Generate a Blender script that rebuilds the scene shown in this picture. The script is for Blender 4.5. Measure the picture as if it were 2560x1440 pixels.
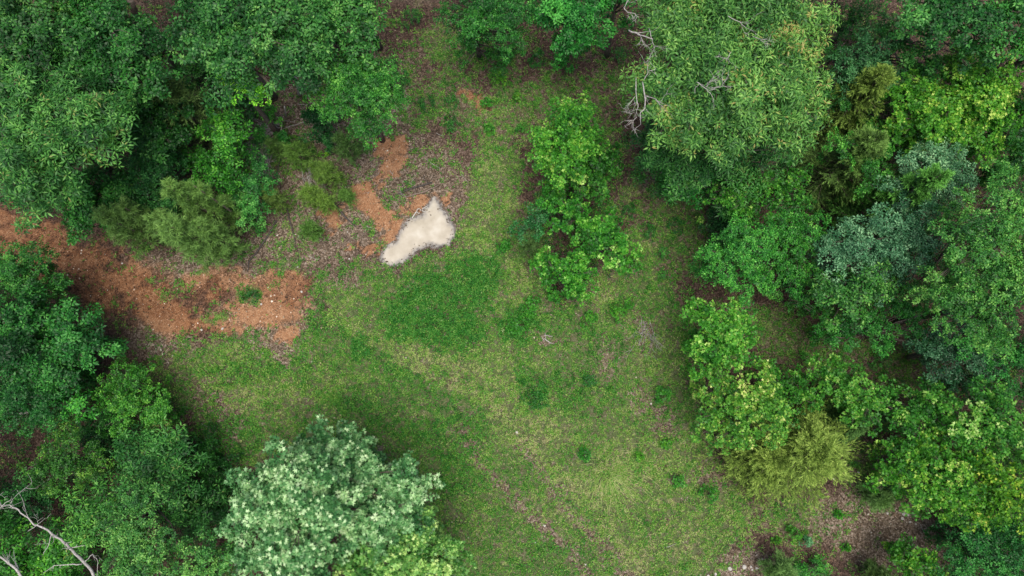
import bpy, math, random
import numpy as np
from mathutils import Matrix, Vector
random.seed(7)
rng = np.random.default_rng(7)
scene = bpy.context.scene
for o in list(bpy.data.objects): bpy.data.objects.remove(o)
COL = scene.collection

# ------------------------------------------------------------------ camera
CAM_Z = 30.0; TILT = math.radians(10.0); FPX = 1707.0
cd = bpy.data.cameras.new('camera'); cam = bpy.data.objects.new('camera', cd); COL.objects.link(cam)
cam.location = (0, 0, CAM_Z); cam.rotation_euler = (TILT, 0, 0)
cd.sensor_width = 36.0; cd.lens = 36.0*FPX/2560.0; cd.clip_end = 3000; cd.clip_start = 0.5
scene.camera = cam
# ------------------------------------------------------------------ sky, sun, exposure
SUN_EL = math.radians(80); SUN_AZ = math.radians(160)
world = bpy.data.worlds.new('World'); scene.world = world; world.use_nodes = True
wt = world.node_tree; wt.nodes.clear()
sky = wt.nodes.new('ShaderNodeTexSky'); sky.sky_type = 'NISHITA'; sky.sun_disc = False
sky.sun_elevation = SUN_EL; sky.sun_rotation = SUN_AZ; sky.dust_density = 4.0; sky.ozone_density = 1.0; sky.air_density = 1.0
bg = wt.nodes.new('ShaderNodeBackground'); bg.inputs['Strength'].default_value = 0.12
wo = wt.nodes.new('ShaderNodeOutputWorld')
wt.links.new(sky.outputs[0], bg.inputs[0]); wt.links.new(bg.outputs[0], wo.inputs[0])
sl = bpy.data.lights.new('sun', 'SUN'); sun = bpy.data.objects.new('sun', sl); COL.objects.link(sun)
sl.energy = 2.7; sl.angle = math.radians(42); sl.color = (1.0, 0.93, 0.82)
sd_ = Vector((math.sin(SUN_AZ)*math.cos(SUN_EL), math.cos(SUN_AZ)*math.cos(SUN_EL), math.sin(SUN_EL)))
sun.rotation_euler = sd_.to_track_quat('Z', 'Y').to_euler()
scene.view_settings.view_transform = 'Standard'; scene.view_settings.look = 'None'
scene.view_settings.gamma = 1.0; scene.view_settings.exposure = 0.36
scene.view_settings.use_curve_mapping = False

# ------------------------------------------------------------------ pixel <-> world helpers (photograph is 2560x1440)
ct, st = math.cos(TILT), math.sin(TILT)
def at(px, py, z=0.0):
    dx = (px-1280)/FPX; dy = -(py-720)/FPX
    wy = ct*dy + st; wz = st*dy - ct
    t = (z-CAM_Z)/wz
    return np.array((dx*t, wy*t, z))
def mpp(px, py, z=0.0):
    dy = -(py-720)/FPX
    return (z-CAM_Z)/(st*dy-ct)/FPX
def to_px(x, y, z=0.0):
    zz = z-CAM_Z
    cy = ct*y + st*zz; cz = -st*y + ct*zz
    return 1280 + FPX*x/(-cz), 720 - FPX*cy/(-cz)

# ------------------------------------------------------------------ numpy noise
_tab = np.random.default_rng(3).random((8, 256, 256))
def vnoise(x, y, k=0):
    x = np.asarray(x, float); y = np.asarray(y, float)
    xi = np.floor(x).astype(int); yi = np.floor(y).astype(int); fx = x-xi; fy = y-yi
    fx = fx*fx*(3-2*fx); fy = fy*fy*(3-2*fy); t = _tab[k % 8]
    a = t[xi & 255, yi & 255]; b = t[(xi+1) & 255, yi & 255]; c = t[xi & 255, (yi+1) & 255]; d = t[(xi+1) & 255, (yi+1) & 255]
    return a*(1-fx)*(1-fy)+b*fx*(1-fy)+c*(1-fx)*fy+d*fx*fy
def fbm(x, y, k=0, o=4):
    s = 0; a = .5; n = 0
    for i in range(o):
        s = s + a*vnoise(x*2**i+13*i, y*2**i+7*i, k+i); n += a; a *= .55
    return s/n
def sst(a, b, x):
    t = np.clip((x-a)/(b-a), 0, 1); return t*t*(3-2*t)
def blob(X, Y, cx, cy, rx, ry=None, ang=0):
    ry = ry or rx; c, s = math.cos(math.radians(ang)), math.sin(math.radians(ang))
    u = (X-cx)*c+(Y-cy)*s; v = -(X-cx)*s+(Y-cy)*c
    return 1-sst(.55, 1.3, np.sqrt((u/rx)**2+(v/ry)**2))
def seg(X, Y, pts, w):
    d = np.full(np.shape(X), 1e9)
    for (x0, y0), (x1, y1) in zip(pts[:-1], pts[1:]):
        vx, vy = x1-x0, y1-y0
        t = np.clip(((X-x0)*vx+(Y-y0)*vy)/(vx*vx+vy*vy), 0, 1)
        d = np.minimum(d, np.hypot(X-x0-t*vx, Y-y0-t*vy))
    return d if w is None else 1-sst(.5, 1.25, d/w)
def poly_sd(X, Y, pts):
    pts = list(pts); d = seg(X, Y, pts+[pts[0]], None); ins = np.zeros(np.shape(X), bool)
    n = len(pts)
    for i in range(n):
        x0, y0 = pts[i]; x1, y1 = pts[(i+1) % n]
        if y0 == y1: continue
        c = ((y0 > Y) != (y1 > Y)) & (X < (x1-x0)*(Y-y0)/(y1-y0)+x0)
        ins ^= c
    return np.where(ins, -d, d)

# ------------------------------------------------------------------ ground cover fields
PUD = [(390,1290),(415,1335),(460,1350),(600,1322),(660,1270),(720,1215),(800,1175),(870,1150),(960,1165),(1060,1140),(1105,1070),(1125,990),(1085,945),(1045,850),(990,810),(965,740),(935,690),(880,745),(845,790),(835,865),(700,905),(650,930),(600,1010),(550,1130),(430,1205)]
PUD = [(860+a/4.114, 330+b/4.114) for a, b in PUD]
GRASS = [(800,665),(960,665),(1140,612),(1150,540),(1160,440),(1210,350),(1300,340),(1300,600),(1400,760),(1600,560),(1690,690),(1745,900),(1800,1150),(1850,1250),(1900,1330),(1800,1420),(1750,1560),(940,1560),(960,1300),(900,1150),(800,1100),(680,1150),(540,1160),(470,1000),(420,920),(480,850),(600,850),(720,890),(790,760)]
MID = [(960,80),(1100,110),(1330,150),(1570,130),(1600,420),(1750,520),(1800,700),(1700,760),(1560,560),(1280,340),(1000,340)]
STRIP = [(1830,720),(2000,800),(2300,880),(2350,990),(2100,940),(1900,890)]
LITTER = [(560,250),(960,130),(1060,120),(1050,330),(1180,380),(1180,560),(960,660),(820,690),(620,700),(560,640),(600,420)]
def fields(x, y):
    X, Y = to_px(x, y)
    wx = (fbm(x*.9, y*.9, 1)-.5)*90; wy = (fbm(x*.9+40, y*.9, 2)-.5)*90
    fx = (fbm(x*4, y*4, 3)-.5)*50; fy = (fbm(x*4+9, y*4, 4)-.5)*50
    A = X+wx+fx; B = Y+wy+fy; A2 = X+fx*1.0+wx*.3; B2 = Y+fy*1.0+wy*.3
    n1 = fbm(x*.55, y*.55, 5); n2 = fbm(x*1.7, y*1.7, 6)
    g = .93*(1-sst(-45, 35, poly_sd(A, B, GRASS)))
    g = np.maximum(g, .50*(1-sst(-60, 50, poly_sd(A, B, MID)))*(sst(.3, .7, n2)*.9+.4))
    g = np.maximum(g, .55*(1-sst(-40, 40, poly_sd(A, B, STRIP))))
    g = np.maximum(g, .10+.25*sst(.5, .8, n2))
    for b in [(1180,110,150,60),(1130,250,90,50),(1330,250,120,60),(1240,300,110,60),(1330,620,60,120),(1700,560,80,150),(430,960,60,90),(1950,830,120,60,25),(2150,1190,60,110),(700,670,70,16),(620,735,60,36),(540,790,45,22),(610,850,60,22),(740,390,70,50),(2000,1300,120,60)]:
        g = np.maximum(g, .62*blob(A2, B2, *b))
    bare = np.zeros(np.shape(X))
    for b in [(1510,900,26,36),(1612,840,22,66),(1370,850,26,16),(850,700,60,26),(1600,1010,26,50),(1660,1050,30,46),(960,1130,30,12),(560,1050,60,70),(520,990,46,40),(2180,1320,160,80,15),(2100,1230,90,60),(1790,1180,60,40),(700,870,90,30,20),(900,640,60,12)]:
        bare = np.maximum(bare, .75*blob(A2, B2, *b))
    bare = np.maximum(bare, .85*seg(A2, B2, [(1150,1080),(1230,1200),(1330,1290),(1400,1360),(1470,1440),(1520,1500)], 17))
    bare = np.maximum(bare, .80*seg(A2, B2, [(1300,1110),(1370,1200),(1450,1310),(1530,1400),(1590,1480)], 20))
    bare = np.maximum(bare, .9*blob(A2, B2, 1380, 165, 110, 26)*.6)
    lushs = [(1090,770,115,85,-20),(1190,700,90,60),(1010,800,60,50),(1150,830,70,50),(1290,810,60,45),(840,830,60,36,40),(800,790,30,50),(1320,980,40,60),(1100,1090,120,40,20),(700,905,110,22,10),(900,870,60,30),(1420,980,40,50),(1000,1060,80,30),(1130,1180,60,80),(620,930,110,30),(880,1000,80,30),(560,1100,90,60)]
    lush = np.zeros(np.shape(X))
    for b in lushs: lush = np.maximum(lush, blob(A2, B2, *b)*(1 if b[2]>80 else .8))
    lush = np.maximum(lush, .6*sst(.6, .75, n2)*g)
    yel = np.zeros(np.shape(X))
    for b in [(1230,480,70,110,15),(1190,590,60,60),(1270,900,150,50),(1280,1010,46,90,-22),(1050,880,80,30,20),(860,760,60,50,40),(620,900,120,40),(600,970,130,60),(760,960,120,60),(1650,900,80,90),(1600,1230,220,170),(1330,1060,120,90),(1800,1350,180,90),(1500,720,60,40),(1280,700,50,60)]:
        yel = np.maximum(yel, .8*blob(A2, B2, *b))
    for ln, w in [([(820,790),(1000,868),(1180,915),(1300,1010),(1350,1100)], 24), ([(1000,900),(1200,990),(1330,1120),(1480,1270),(1600,1430)], 22), ([(1235,880),(1290,1000),(1340,1060)], 26)]: yel = np.maximum(yel, 1.15*seg(A2, B2, ln, w))
    for ln, w in [([(790,800),(900,870),(1050,950),(1200,1080)], 18), ([(560,930),(700,930),(880,1010),(1050,1120)], 18)]: lush = np.maximum(lush, .8*seg(A2, B2, ln, w))
    straw = np.maximum(.4*blob(A2, B2, 1530, 1205, 60, 70), .5*blob(A2, B2, 1500, 1160, 26, 60))
    clay = np.zeros(np.shape(X))
    road = np.maximum(seg(A2, B2, [(-300,560),(-60,575),(40,598),(140,640),(250,690),(350,730),(450,765)], 92), .9*seg(A2, B2, [(420,750),(560,765),(700,765)], 86))
    clay = np.maximum(clay, road*(.30+.50*sst(.36, .70, fbm(x*1.2, y*1.2, 7))))
    for b in [(30,560,120,30,10,.75),(200,650,80,22,20,.75),(240,700,110,18,22,.9),(330,728,80,22,15,.95),(395,775,70,34,30,1.0),(450,806,80,24,0,1.0),(600,785,50,14,10,.9),(655,790,62,34,-8,1.0),(725,835,34,20,0,1.0),(700,765,66,34,0,.95),(560,815,60,16,0,.8),(700,710,86,36,0,.72),(560,700,80,40,0,.62),(975,372,46,24,-10,1.05),(985,410,30,40,0,1.1),(955,455,12,34,20,1.1),(918,500,46,34,25,1.2),(950,540,36,26,30,1.1),(985,565,30,22,0,1.0),(1040,505,46,17,-12,1.0),(1112,498,20,16,0,1.0),(825,530,34,20,-15,.85),(838,562,24,26,0,.75),(885,615,30,10,0,.7),(920,625,26,14,-20,.9),(1175,240,30,12,20,.8),(1205,258,14,22,0,.8),(975,598,16,16,0,.9)]:
        clay = np.maximum(clay, b[5]*blob(A2, B2, b[0], b[1], b[2]*1.05, b[3]*1.05, b[4])*(.86 if b[0] < 780 else 1))
    bl_shade = .78*(1-sst(-70, 60, poly_sd(A, B, LITTER)))  # litter bleaching; low values also paint tree shade into clay and litter
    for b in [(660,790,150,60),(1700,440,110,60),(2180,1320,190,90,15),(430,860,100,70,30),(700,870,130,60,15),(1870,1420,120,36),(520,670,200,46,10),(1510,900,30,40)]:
        bl_shade = np.maximum(bl_shade, .9*blob(A, B, *b))
    bl_shade = np.maximum(bl_shade, g*.8)
    vg = blob(A2, B2, 980, 475, 75, 26, -22); vg = np.maximum(vg, blob(A2, B2, 905, 415, 34, 50)); vg = np.maximum(vg, blob(A2, B2, 900, 590, 70, 26))
    vg = np.maximum(vg, blob(A2, B2, 1000, 470, 60, 40))
    clay = np.clip(clay - .85*vg*(clay < 1.15), 0, 1)
    clay = clay*np.clip(.72+.5*sst(.32, .62, fbm(x*3.3, y*3.3, 1, 3)), 0, 1)
    g = np.clip(g*(1-bare*.8), 0, 1)*(1-np.clip(clay*1.3-.15, 0, .95))
    sdp = poly_sd(X+fx*.18, Y+fy*.18, PUD)
    g = g*sst(-3, 8, sdp)
    g = np.clip(g*(.50+.45*n1+.55*sst(.25, .75, fbm(x*2.6, y*2.6, 3, 3))), 0, 1)
    for b in [(620,735,44,28),(540,790,30,16),(600,845,50,16)]: g = np.maximum(g, .75*blob(A2, B2, *b))
    return dict(X=X, Y=Y, g=g, clay=clay, bleach_shade=np.clip(bl_shade, 0, 1), lush=lush*sst(0,8,sdp), yel=yel, straw=straw, sdp=sdp, bare=bare)
def gz(x, y, sdp=None):
    x = np.asarray(x, float); y = np.asarray(y, float)
    b = .10*np.sin(.35*x+1)*np.cos(.3*y)+.05*np.sin(.9*x+.7*y)+.10*(fbm(x*.8, y*.8, 2)-.5)+.05*(fbm(x*4, y*4, 5, 2)-.5)
    if sdp is None:
        X, Y = to_px(x, y); sdp = poly_sd(X, Y, PUD)
    near = sst(5, 60, sdp)
    return b*near + (1-near)*.0 - .13*(1-sst(-8, 18, sdp))

# ------------------------------------------------------------------ materials
def new_mat(name):
    m = bpy.data.materials.new(name); m.use_nodes = True; nt = m.node_tree; nt.nodes.clear()
    return m, nt, (lambda t, **k: _node(nt, t, k))
def _node(nt, t, k):
    n = nt.nodes.new(t)
    for a, b in k.items(): setattr(n, a, b)
    return n
def ramp(nt, cols, fac):
    r = nt.nodes.new('ShaderNodeValToRGB'); e = r.color_ramp.elements
    while len(e) < len(cols): e.new(.5)
    for i, (p, c) in enumerate(cols):
        e[i].position = p; e[i].color = (*c, 1)
    if fac is not None: nt.links.new(fac, r.inputs[0])
    return r.outputs[0]
def mixc(nt, f, a, b, mode='MIX'):
    m = nt.nodes.new('ShaderNodeMix'); m.data_type = 'RGBA'; m.blend_type = mode
    for s, v in ((0, f), (6, a), (7, b)):
        if hasattr(v, 'is_linked') or hasattr(v, 'links'): nt.links.new(v, m.inputs[s])
        elif isinstance(v, (int, float)): m.inputs[s].default_value = v
        else: m.inputs[s].default_value = (*v, 1)
    return m.outputs[2]
def leaf_mat(name, cols, rough=.5, trans=.3, spec=.38, warm=(1.25, 1.25, .5)):
    m, nt, N = new_mat(name)
    a = N('ShaderNodeAttribute', attribute_name='v'); oi = N('ShaderNodeObjectInfo')
    c = ramp(nt, cols, a.outputs['Fac'])
    c = mixc(nt, 1.0, c, oi.outputs['Color'], 'MULTIPLY')
    p = N('ShaderNodeBsdfPrincipled'); p.inputs['Roughness'].default_value = rough; p.inputs['Specular IOR Level'].default_value = spec
    nt.links.new(c, p.inputs['Base Color'])
    t = N('ShaderNodeBsdfTranslucent'); tc = mixc(nt, 1.0, c, warm, 'MULTIPLY'); nt.links.new(tc, t.inputs[0])
    mx = N('ShaderNodeMixShader'); mx.inputs[0].default_value = trans
    o = N('ShaderNodeOutputMaterial')
    nt.links.new(p.outputs[0], mx.inputs[1]); nt.links.new(t.outputs[0], mx.inputs[2]); nt.links.new(mx.outputs[0], o.inputs[0])
    return m
M = {}
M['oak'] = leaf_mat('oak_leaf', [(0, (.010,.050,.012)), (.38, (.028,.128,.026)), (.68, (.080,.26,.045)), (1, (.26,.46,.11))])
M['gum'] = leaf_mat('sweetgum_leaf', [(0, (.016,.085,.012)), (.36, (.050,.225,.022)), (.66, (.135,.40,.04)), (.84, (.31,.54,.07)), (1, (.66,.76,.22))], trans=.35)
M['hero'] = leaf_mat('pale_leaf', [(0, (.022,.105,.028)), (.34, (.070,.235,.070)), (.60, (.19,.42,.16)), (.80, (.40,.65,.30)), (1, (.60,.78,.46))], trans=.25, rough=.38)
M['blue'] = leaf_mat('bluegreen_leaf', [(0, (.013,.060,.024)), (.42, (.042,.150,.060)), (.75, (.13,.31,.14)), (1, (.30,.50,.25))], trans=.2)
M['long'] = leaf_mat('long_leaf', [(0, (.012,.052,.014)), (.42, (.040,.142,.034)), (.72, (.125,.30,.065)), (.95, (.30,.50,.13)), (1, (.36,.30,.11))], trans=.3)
M['cedar'] = leaf_mat('cedar_spray', [(0, (.03,.045,.016)), (.42, (.085,.13,.034)), (.74, (.22,.31,.07)), (1, (.42,.50,.15))], trans=.15, rough=.7, spec=.25)
M['pine'] = leaf_mat('pine_needle', [(0, (.03,.065,.018)), (.5, (.12,.19,.05)), (1, (.28,.38,.12))], trans=.15, rough=.6, spec=.3)
M['grass'] = leaf_mat('grass_blade', [(0, (.018,.105,.014)), (.28, (.042,.225,.026)), (.5, (.11,.31,.042)), (.75, (.27,.44,.085)), (1, (.50,.48,.26))], trans=.3, rough=.6, spec=.3)
M['litter'] = leaf_mat('dead_leaf', [(0, (.045,.029,.020)), (.35, (.105,.073,.046)), (.65, (.205,.165,.112)), (.9, (.34,.31,.245)), (1, (.58,.54,.46))], trans=.08, rough=.75, spec=.2, warm=(1.1,.9,.7))
def bark(name, a, b, sc=14):
    m, nt, N = new_mat(name)
    tc = N('ShaderNodeTexCoord'); nz = N('ShaderNodeTexNoise'); nz.inputs['Scale'].default_value = sc; nz.inputs['Detail'].default_value = 6
    nt.links.new(tc.outputs['Object'], nz.inputs['Vector'])
    c = ramp(nt, [(.3, a), (.7, b)], nz.outputs['Fac'])
    p = N('ShaderNodeBsdfPrincipled'); p.inputs['Roughness'].default_value = .85; nt.links.new(c, p.inputs['Base Color'])
    bp = N('ShaderNodeBump'); bp.inputs['Strength'].default_value = .6; bp.inputs['Distance'].default_value = .02
    nt.links.new(nz.outputs['Fac'], bp.inputs['Height']); nt.links.new(bp.outputs[0], p.inputs['Normal'])
    o = N('ShaderNodeOutputMaterial'); nt.links.new(p.outputs[0], o.inputs[0]); return m
M['bark'] = bark('bark', (.05,.038,.03), (.16,.13,.11))
M['deadwood'] = bark('dead_wood', (.24,.22,.205), (.52,.50,.47), 20)
M['darkwood'] = bark('charred_wood', (.025,.022,.022), (.10,.085,.075), 20)
M['brownwood'] = bark('brown_wood', (.10,.07,.055), (.27,.21,.17), 20)
M['stone'] = bark('pale_stone', (.32,.30,.27), (.62,.60,.56), 30)
M['pebble'] = leaf_mat('pebble', [(0, (.35,.17,.09)), (.5, (.5,.33,.22)), (1, (.80,.74,.64))], trans=0.0, rough=.8, spec=.3)

def ground_mat():
    m, nt, N = new_mat('forest_ground'); L = nt.links.new
    tc = N('ShaderNodeTexCoord')
    def noise(s, d=5, r=.6):
        n = N('ShaderNodeTexNoise'); n.inputs['Scale'].default_value = s; n.inputs['Detail'].default_value = d; n.inputs['Roughness'].default_value = r
        L(tc.outputs['Object'], n.inputs['Vector']); return n.outputs['Fac']
    def vor(s):
        v = N('ShaderNodeTexVoronoi'); v.inputs['Scale'].default_value = s; L(tc.outputs['Object'], v.inputs['Vector']); return v
    def att(n):
        a = N('ShaderNodeAttribute', attribute_name=n); return a.outputs['Fac']
    def math_(op, a, b, clamp=False):
        n = N('ShaderNodeMath', operation=op, use_clamp=clamp)
        for i, v in enumerate((a, b)):
            if isinstance(v, (int, float)): n.inputs[i].default_value = v
            else: L(v, n.inputs[i])
        return n.outputs[0]
    def sstep(a, b, v):
        n = N('ShaderNodeMapRange', interpolation_type='SMOOTHSTEP'); L(v, n.inputs[0])
        n.inputs[1].default_value = a; n.inputs[2].default_value = b; return n.outputs[0]
    v1 = vor(16); v2 = vor(30)
    sep = N('ShaderNodeSeparateColor'); L(v1.outputs['Color'], sep.inputs[0]); sep2 = N('ShaderNodeSeparateColor'); L(v2.outputs['Color'], sep2.inputs[0])
    lf = math_('ADD', math_('MULTIPLY', sep.outputs[0], .55), math_('MULTIPLY', sep2.outputs[1], .45))
    dark = ramp(nt, [(.15, (.016,.012,.010)), (.5, (.055,.033,.025)), (.85, (.12,.075,.058))], lf)  # brown woodland litter, its colour darkened further for canopy shade
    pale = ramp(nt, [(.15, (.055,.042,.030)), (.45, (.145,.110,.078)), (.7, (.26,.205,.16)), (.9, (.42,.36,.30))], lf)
    lit = mixc(nt, att('bleach_shade'), dark, pale)
    n40 = noise(26, 6, .7); n6 = noise(3.0, 6, .65)
    cl = ramp(nt, [(.32, (.15,.072,.034)), (.5, (.31,.155,.078)), (.68, (.52,.33,.20))], math_('ADD', math_('MULTIPLY', n40, .6), math_('MULTIPLY', n6, .4)))
    cl = mixc(nt, math_('MULTIPLY', math_('SUBTRACT', 1.0, att('bleach_shade')), .75), cl, mixc(nt, 1.0, cl, (.62,.50,.42), 'MULTIPLY'))  # clay colour darkened at low values to paint in shade from the trees
    peb = sstep(.80, .9, sep2.outputs[2]); cl = mixc(nt, math_('MULTIPLY', peb, .35), cl, (.60,.42,.27))
    gr = ramp(nt, [(.36, (.018,.042,.012)), (.5, (.060,.11,.028)), (.64, (.19,.20,.09))], math_('ADD', math_('MULTIPLY', n40, .7), math_('MULTIPLY', n6, .3)))
    nb = math_('SUBTRACT', math_('ADD', math_('MULTIPLY', n40, .55), math_('MULTIPLY', n6, .45)), .5)
    fg = sstep(.25, .95, math_('ADD', att('green'), math_('MULTIPLY', nb, 2.4)))
    fc = sstep(.20, .95, math_('ADD', att('clay'), math_('MULTIPLY', nb, 4.4)))
    stn = sstep(.04, .55, att('clay')); lit = mixc(nt, math_('MULTIPLY', stn, .62), lit, mixc(nt, 1.0, lit, (1.6,.98,.60), 'MULTIPLY'))
    c = mixc(nt, fc, lit, cl); c = mixc(nt, math_('MULTIPLY', fg, .85), c, gr)
    wet = att('wet'); c = mixc(nt, wet, c, (.34,.20,.11))
    p = N('ShaderNodeBsdfPrincipled'); p.inputs['Roughness'].default_value = .9; p.inputs['Specular IOR Level'].default_value = .2
    L(c, p.inputs['Base Color'])
    bp = N('ShaderNodeBump'); bp.inputs['Strength'].default_value = .8; bp.inputs['Distance'].default_value = .04
    L(math_('ADD', math_('MULTIPLY', lf, .6), n40), bp.inputs['Height']); L(bp.outputs[0], p.inputs['Normal'])
    o = N('ShaderNodeOutputMaterial'); L(p.outputs[0], o.inputs[0]); return m
M['ground'] = ground_mat()
def water_mat():
    m, nt, N = new_mat('milky_water'); L = nt.links.new
    a = N('ShaderNodeAttribute', attribute_name='depth'); tc = N('ShaderNodeTexCoord')
    n = N('ShaderNodeTexNoise'); n.inputs['Scale'].default_value = 1.6; n.inputs['Detail'].default_value = 5; L(tc.outputs['Object'], n.inputs['Vector'])
    n2 = N('ShaderNodeTexNoise'); n2.inputs['Scale'].default_value = 9; n2.inputs['Detail'].default_value = 6; L(tc.outputs['Object'], n2.inputs['Vector'])
    c = ramp(nt, [(.35, (.40,.36,.29)), (.55, (.48,.44,.365)), (.7, (.55,.52,.45))], n.outputs['Fac'])
    sh = ramp(nt, [(.3, (.13,.125,.13)), (.7, (.36,.34,.31))], n2.outputs['Fac'])
    mr = N('ShaderNodeMapRange', interpolation_type='SMOOTHSTEP'); L(a.outputs['Fac'], mr.inputs[0]); mr.inputs[1].default_value = .02; mr.inputs[2].default_value = .10
    c = mixc(nt, mr.outputs[0], sh, c)
    p = N('ShaderNodeBsdfPrincipled'); p.inputs['Roughness'].default_value = .12; p.inputs['IOR'].default_value = 1.33; L(c, p.inputs['Base Color'])
    tr = N('ShaderNodeBsdfTransparent'); mx = N('ShaderNodeMixShader')
    ad = N('ShaderNodeMath', operation='MULTIPLY_ADD'); L(n2.outputs['Fac'], ad.inputs[0]); ad.inputs[1].default_value = .07; L(a.outputs['Fac'], ad.inputs[2])
    m2 = N('ShaderNodeMapRange', interpolation_type='SMOOTHSTEP'); L(ad.outputs[0], m2.inputs[0]); m2.inputs[1].default_value = .018; m2.inputs[2].default_value = .085
    L(m2.outputs[0], mx.inputs[0]); L(tr.outputs[0], mx.inputs[1]); L(p.outputs[0], mx.inputs[2])
    o = N('ShaderNodeOutputMaterial'); L(mx.outputs[0], o.inputs[0]); return m
M['water'] = water_mat()

# ------------------------------------------------------------------ mesh helpers
def mesh_ngons(name, V, m, mat, fattr=None):
    """V: (N*m,3) vertices, every m in a row form one face"""
    V = np.asarray(V, np.float32).reshape(-1, 3); nf = len(V)//m
    me = bpy.data.meshes.new(name); me.vertices.add(len(V)); me.vertices.foreach_set('co', V.ravel())
    me.loops.add(len(V)); me.loops.foreach_set('vertex_index', np.arange(len(V), dtype=np.int32))
    me.polygons.add(nf); me.polygons.foreach_set('loop_start', np.arange(0, len(V), m, dtype=np.int32))
    try: me.polygons.foreach_set('loop_total', np.full(nf, m, dtype=np.int32))
    except Exception: pass
    if fattr is not None:
        at_ = me.attributes.new('v', 'FLOAT', 'FACE'); at_.data.foreach_set('value', np.asarray(fattr, np.float32))
    me.update(); me.materials.append(mat); return me
def link(name, me, parent=None, loc=None, kind=None, label=None, cat=None, group=None, color=None):
    o = bpy.data.objects.new(name, me); COL.objects.link(o)
    if parent: o.parent = parent
    if loc is not None: o.location = loc
    if kind: o['kind'] = kind
    if label: o['label'] = label
    if cat: o['category'] = cat
    if group: o['group'] = group
    if color: o.color = (*color, 1)
    return o
def root(name, label, cat, loc, group=None):
    return link(name, None, None, loc, None, label, cat, group)
class Tubes:
    def __init__(s): s.v = []; s.f = []
    def tube(s, pts, rad, n=5):
        pts = np.asarray(pts, float); k = len(pts); b = len(s.v)
        for i in range(k):
            t = pts[min(i+1, k-1)]-pts[max(i-1, 0)]; t = t/(np.linalg.norm(t)+1e-9)
            h = np.array((0, 0, 1.)) if abs(t[2]) < .8 else np.array((1., 0, 0))
            a = np.cross(t, h); a /= np.linalg.norm(a); c = np.cross(t, a)
            for j in range(n):
                q = 2*math.pi*j/n; s.v.append(pts[i]+rad[i]*(math.cos(q)*a+math.sin(q)*c))
        for i in range(k-1):
            for j in range(n):
                s.f.append((b+i*n+j, b+i*n+(j+1) % n, b+(i+1)*n+(j+1) % n, b+(i+1)*n+j))
        s.f.append(tuple(b+(k-1)*n+j for j in range(n))); s.f.append(tuple(b+j for j in reversed(range(n))))
    def grow(s, p, d, L, r, depth, wob=.35, n=4, up=0.0, kids=(2, 4)):
        k = 5; pts = [np.array(p, float)]; d = np.array(d, float); d /= np.linalg.norm(d)
        for i in range(k):
            d = d + rng.normal(0, wob/2.2, 3); d[2] += up; d /= np.linalg.norm(d); pts.append(pts[-1]+d*L/k)
        s.tube(pts, [r*(1-.75*i/k) for i in range(k+1)], n)
        if depth > 0:
            for _ in range(rng.integers(kids[0], kids[1]+1)):
                i = rng.integers(1, k+1); dd = pts[i]-pts[i-1]; dd /= np.linalg.norm(dd)
                dd = dd+rng.normal(0, .62, 3); s.grow(pts[i], dd, L*rng.uniform(.35, .65), r*.5*(1-.5*i/k)+.004, depth-1, wob, n, up, kids)
    def mesh(s, name, mat, off=(0, 0, 0)):
        me = bpy.data.meshes.new(name); o = np.array(off)
        me.from_pydata([tuple(v-o) for v in s.v], [], s.f); me.materials.append(mat)
        me.polygons.foreach_set('use_smooth', [len(f) == 4 for f in s.f]); me.update(); return me

KITE = np.array([(0, 0, 0), (.28, .5, .02), (1, 0, -.14), (.28, -.5, .02)])           # along, side, normal
KITE = KITE[[0, 3, 2, 1]]*np.array((1, 1, 1)); KITE[[1, 3], 0] = .45; KITE[[1, 3], 2] = .10
STAR6 = np.array([(0, 0, 0), (.5, -.62, -.04), (.52, -.2, .04), (1, 0, -.12), (.52, .2, .04), (.5, .62, -.04)])
STAR10 = np.array([(0, 0, 0), (.08, -.45, -.05), (.30, -.20, .03), (.62, -.58, -.08), (.55, -.17, .04), (1, 0, -.12), (.55, .17, .04), (.62, .58, -.08), (.30, .20, .03), (.08, .45, -.05)])
def unit(a): return a/(np.linalg.norm(a, axis=-1, keepdims=True)+1e-9)
def place(T, base, u, n, L, W=1.0):
    """instance template T at base with along u, approx normal n -> (N*m,3)"""
    u = unit(u); s = unit(np.cross(n, u)); nn = np.cross(u, s)
    L = np.asarray(L).reshape(-1, 1, 1)
    return (base[:, None, :]+L*(T[None, :, 0:1]*u[:, None, :]+W*T[None, :, 1:2]*s[:, None, :]+T[None, :, 2:3]*nn[:, None, :])).reshape(-1, 3)
def rosettes(P, A, T, n, L, W, tilt=(45, 95), pet=.25, vbase=None, vspread=.25, r=rng):
    """P sprig points, A axes; returns verts, v"""
    N = len(P); P = np.repeat(P, n, 0); A = np.repeat(unit(A), n, 0)
    h = np.where(np.abs(A[:, 2:3]) < .9, np.array([[0, 0, 1.]]), np.array([[1., 0, 0]]))
    e1 = unit(np.cross(A, h)); e2 = np.cross(A, e1)
    phi = np.tile(np.arange(n)*2.39996, N)+np.repeat(r.random(N)*6.28, n)+r.normal(0, .25, N*n)
    f = np.tile(np.linspace(0, 1, n), N)
    t = np.radians(tilt[0]+(tilt[1]-tilt[0])*f+r.normal(0, 13, N*n))
    R = np.cos(phi)[:, None]*e1+np.sin(phi)[:, None]*e2
    u = np.cos(t)[:, None]*A+np.sin(t)[:, None]*R
    nrm = np.sin(t)[:, None]*A-np.cos(t)[:, None]*R+r.normal(0, .22, (N*n, 3))
    Ls = L*r.uniform(.7, 1.2, N*n)*(.75+.35*f)
    base = P+u*(pet*Ls)[:, None]-A*(f*L*.6)[:, None]
    vb = np.repeat(vbase, n) if vbase is not None else .4
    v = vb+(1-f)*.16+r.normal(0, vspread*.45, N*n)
    return place(T, base, u, nrm, Ls, W), np.clip(v, 0, 1)

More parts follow.
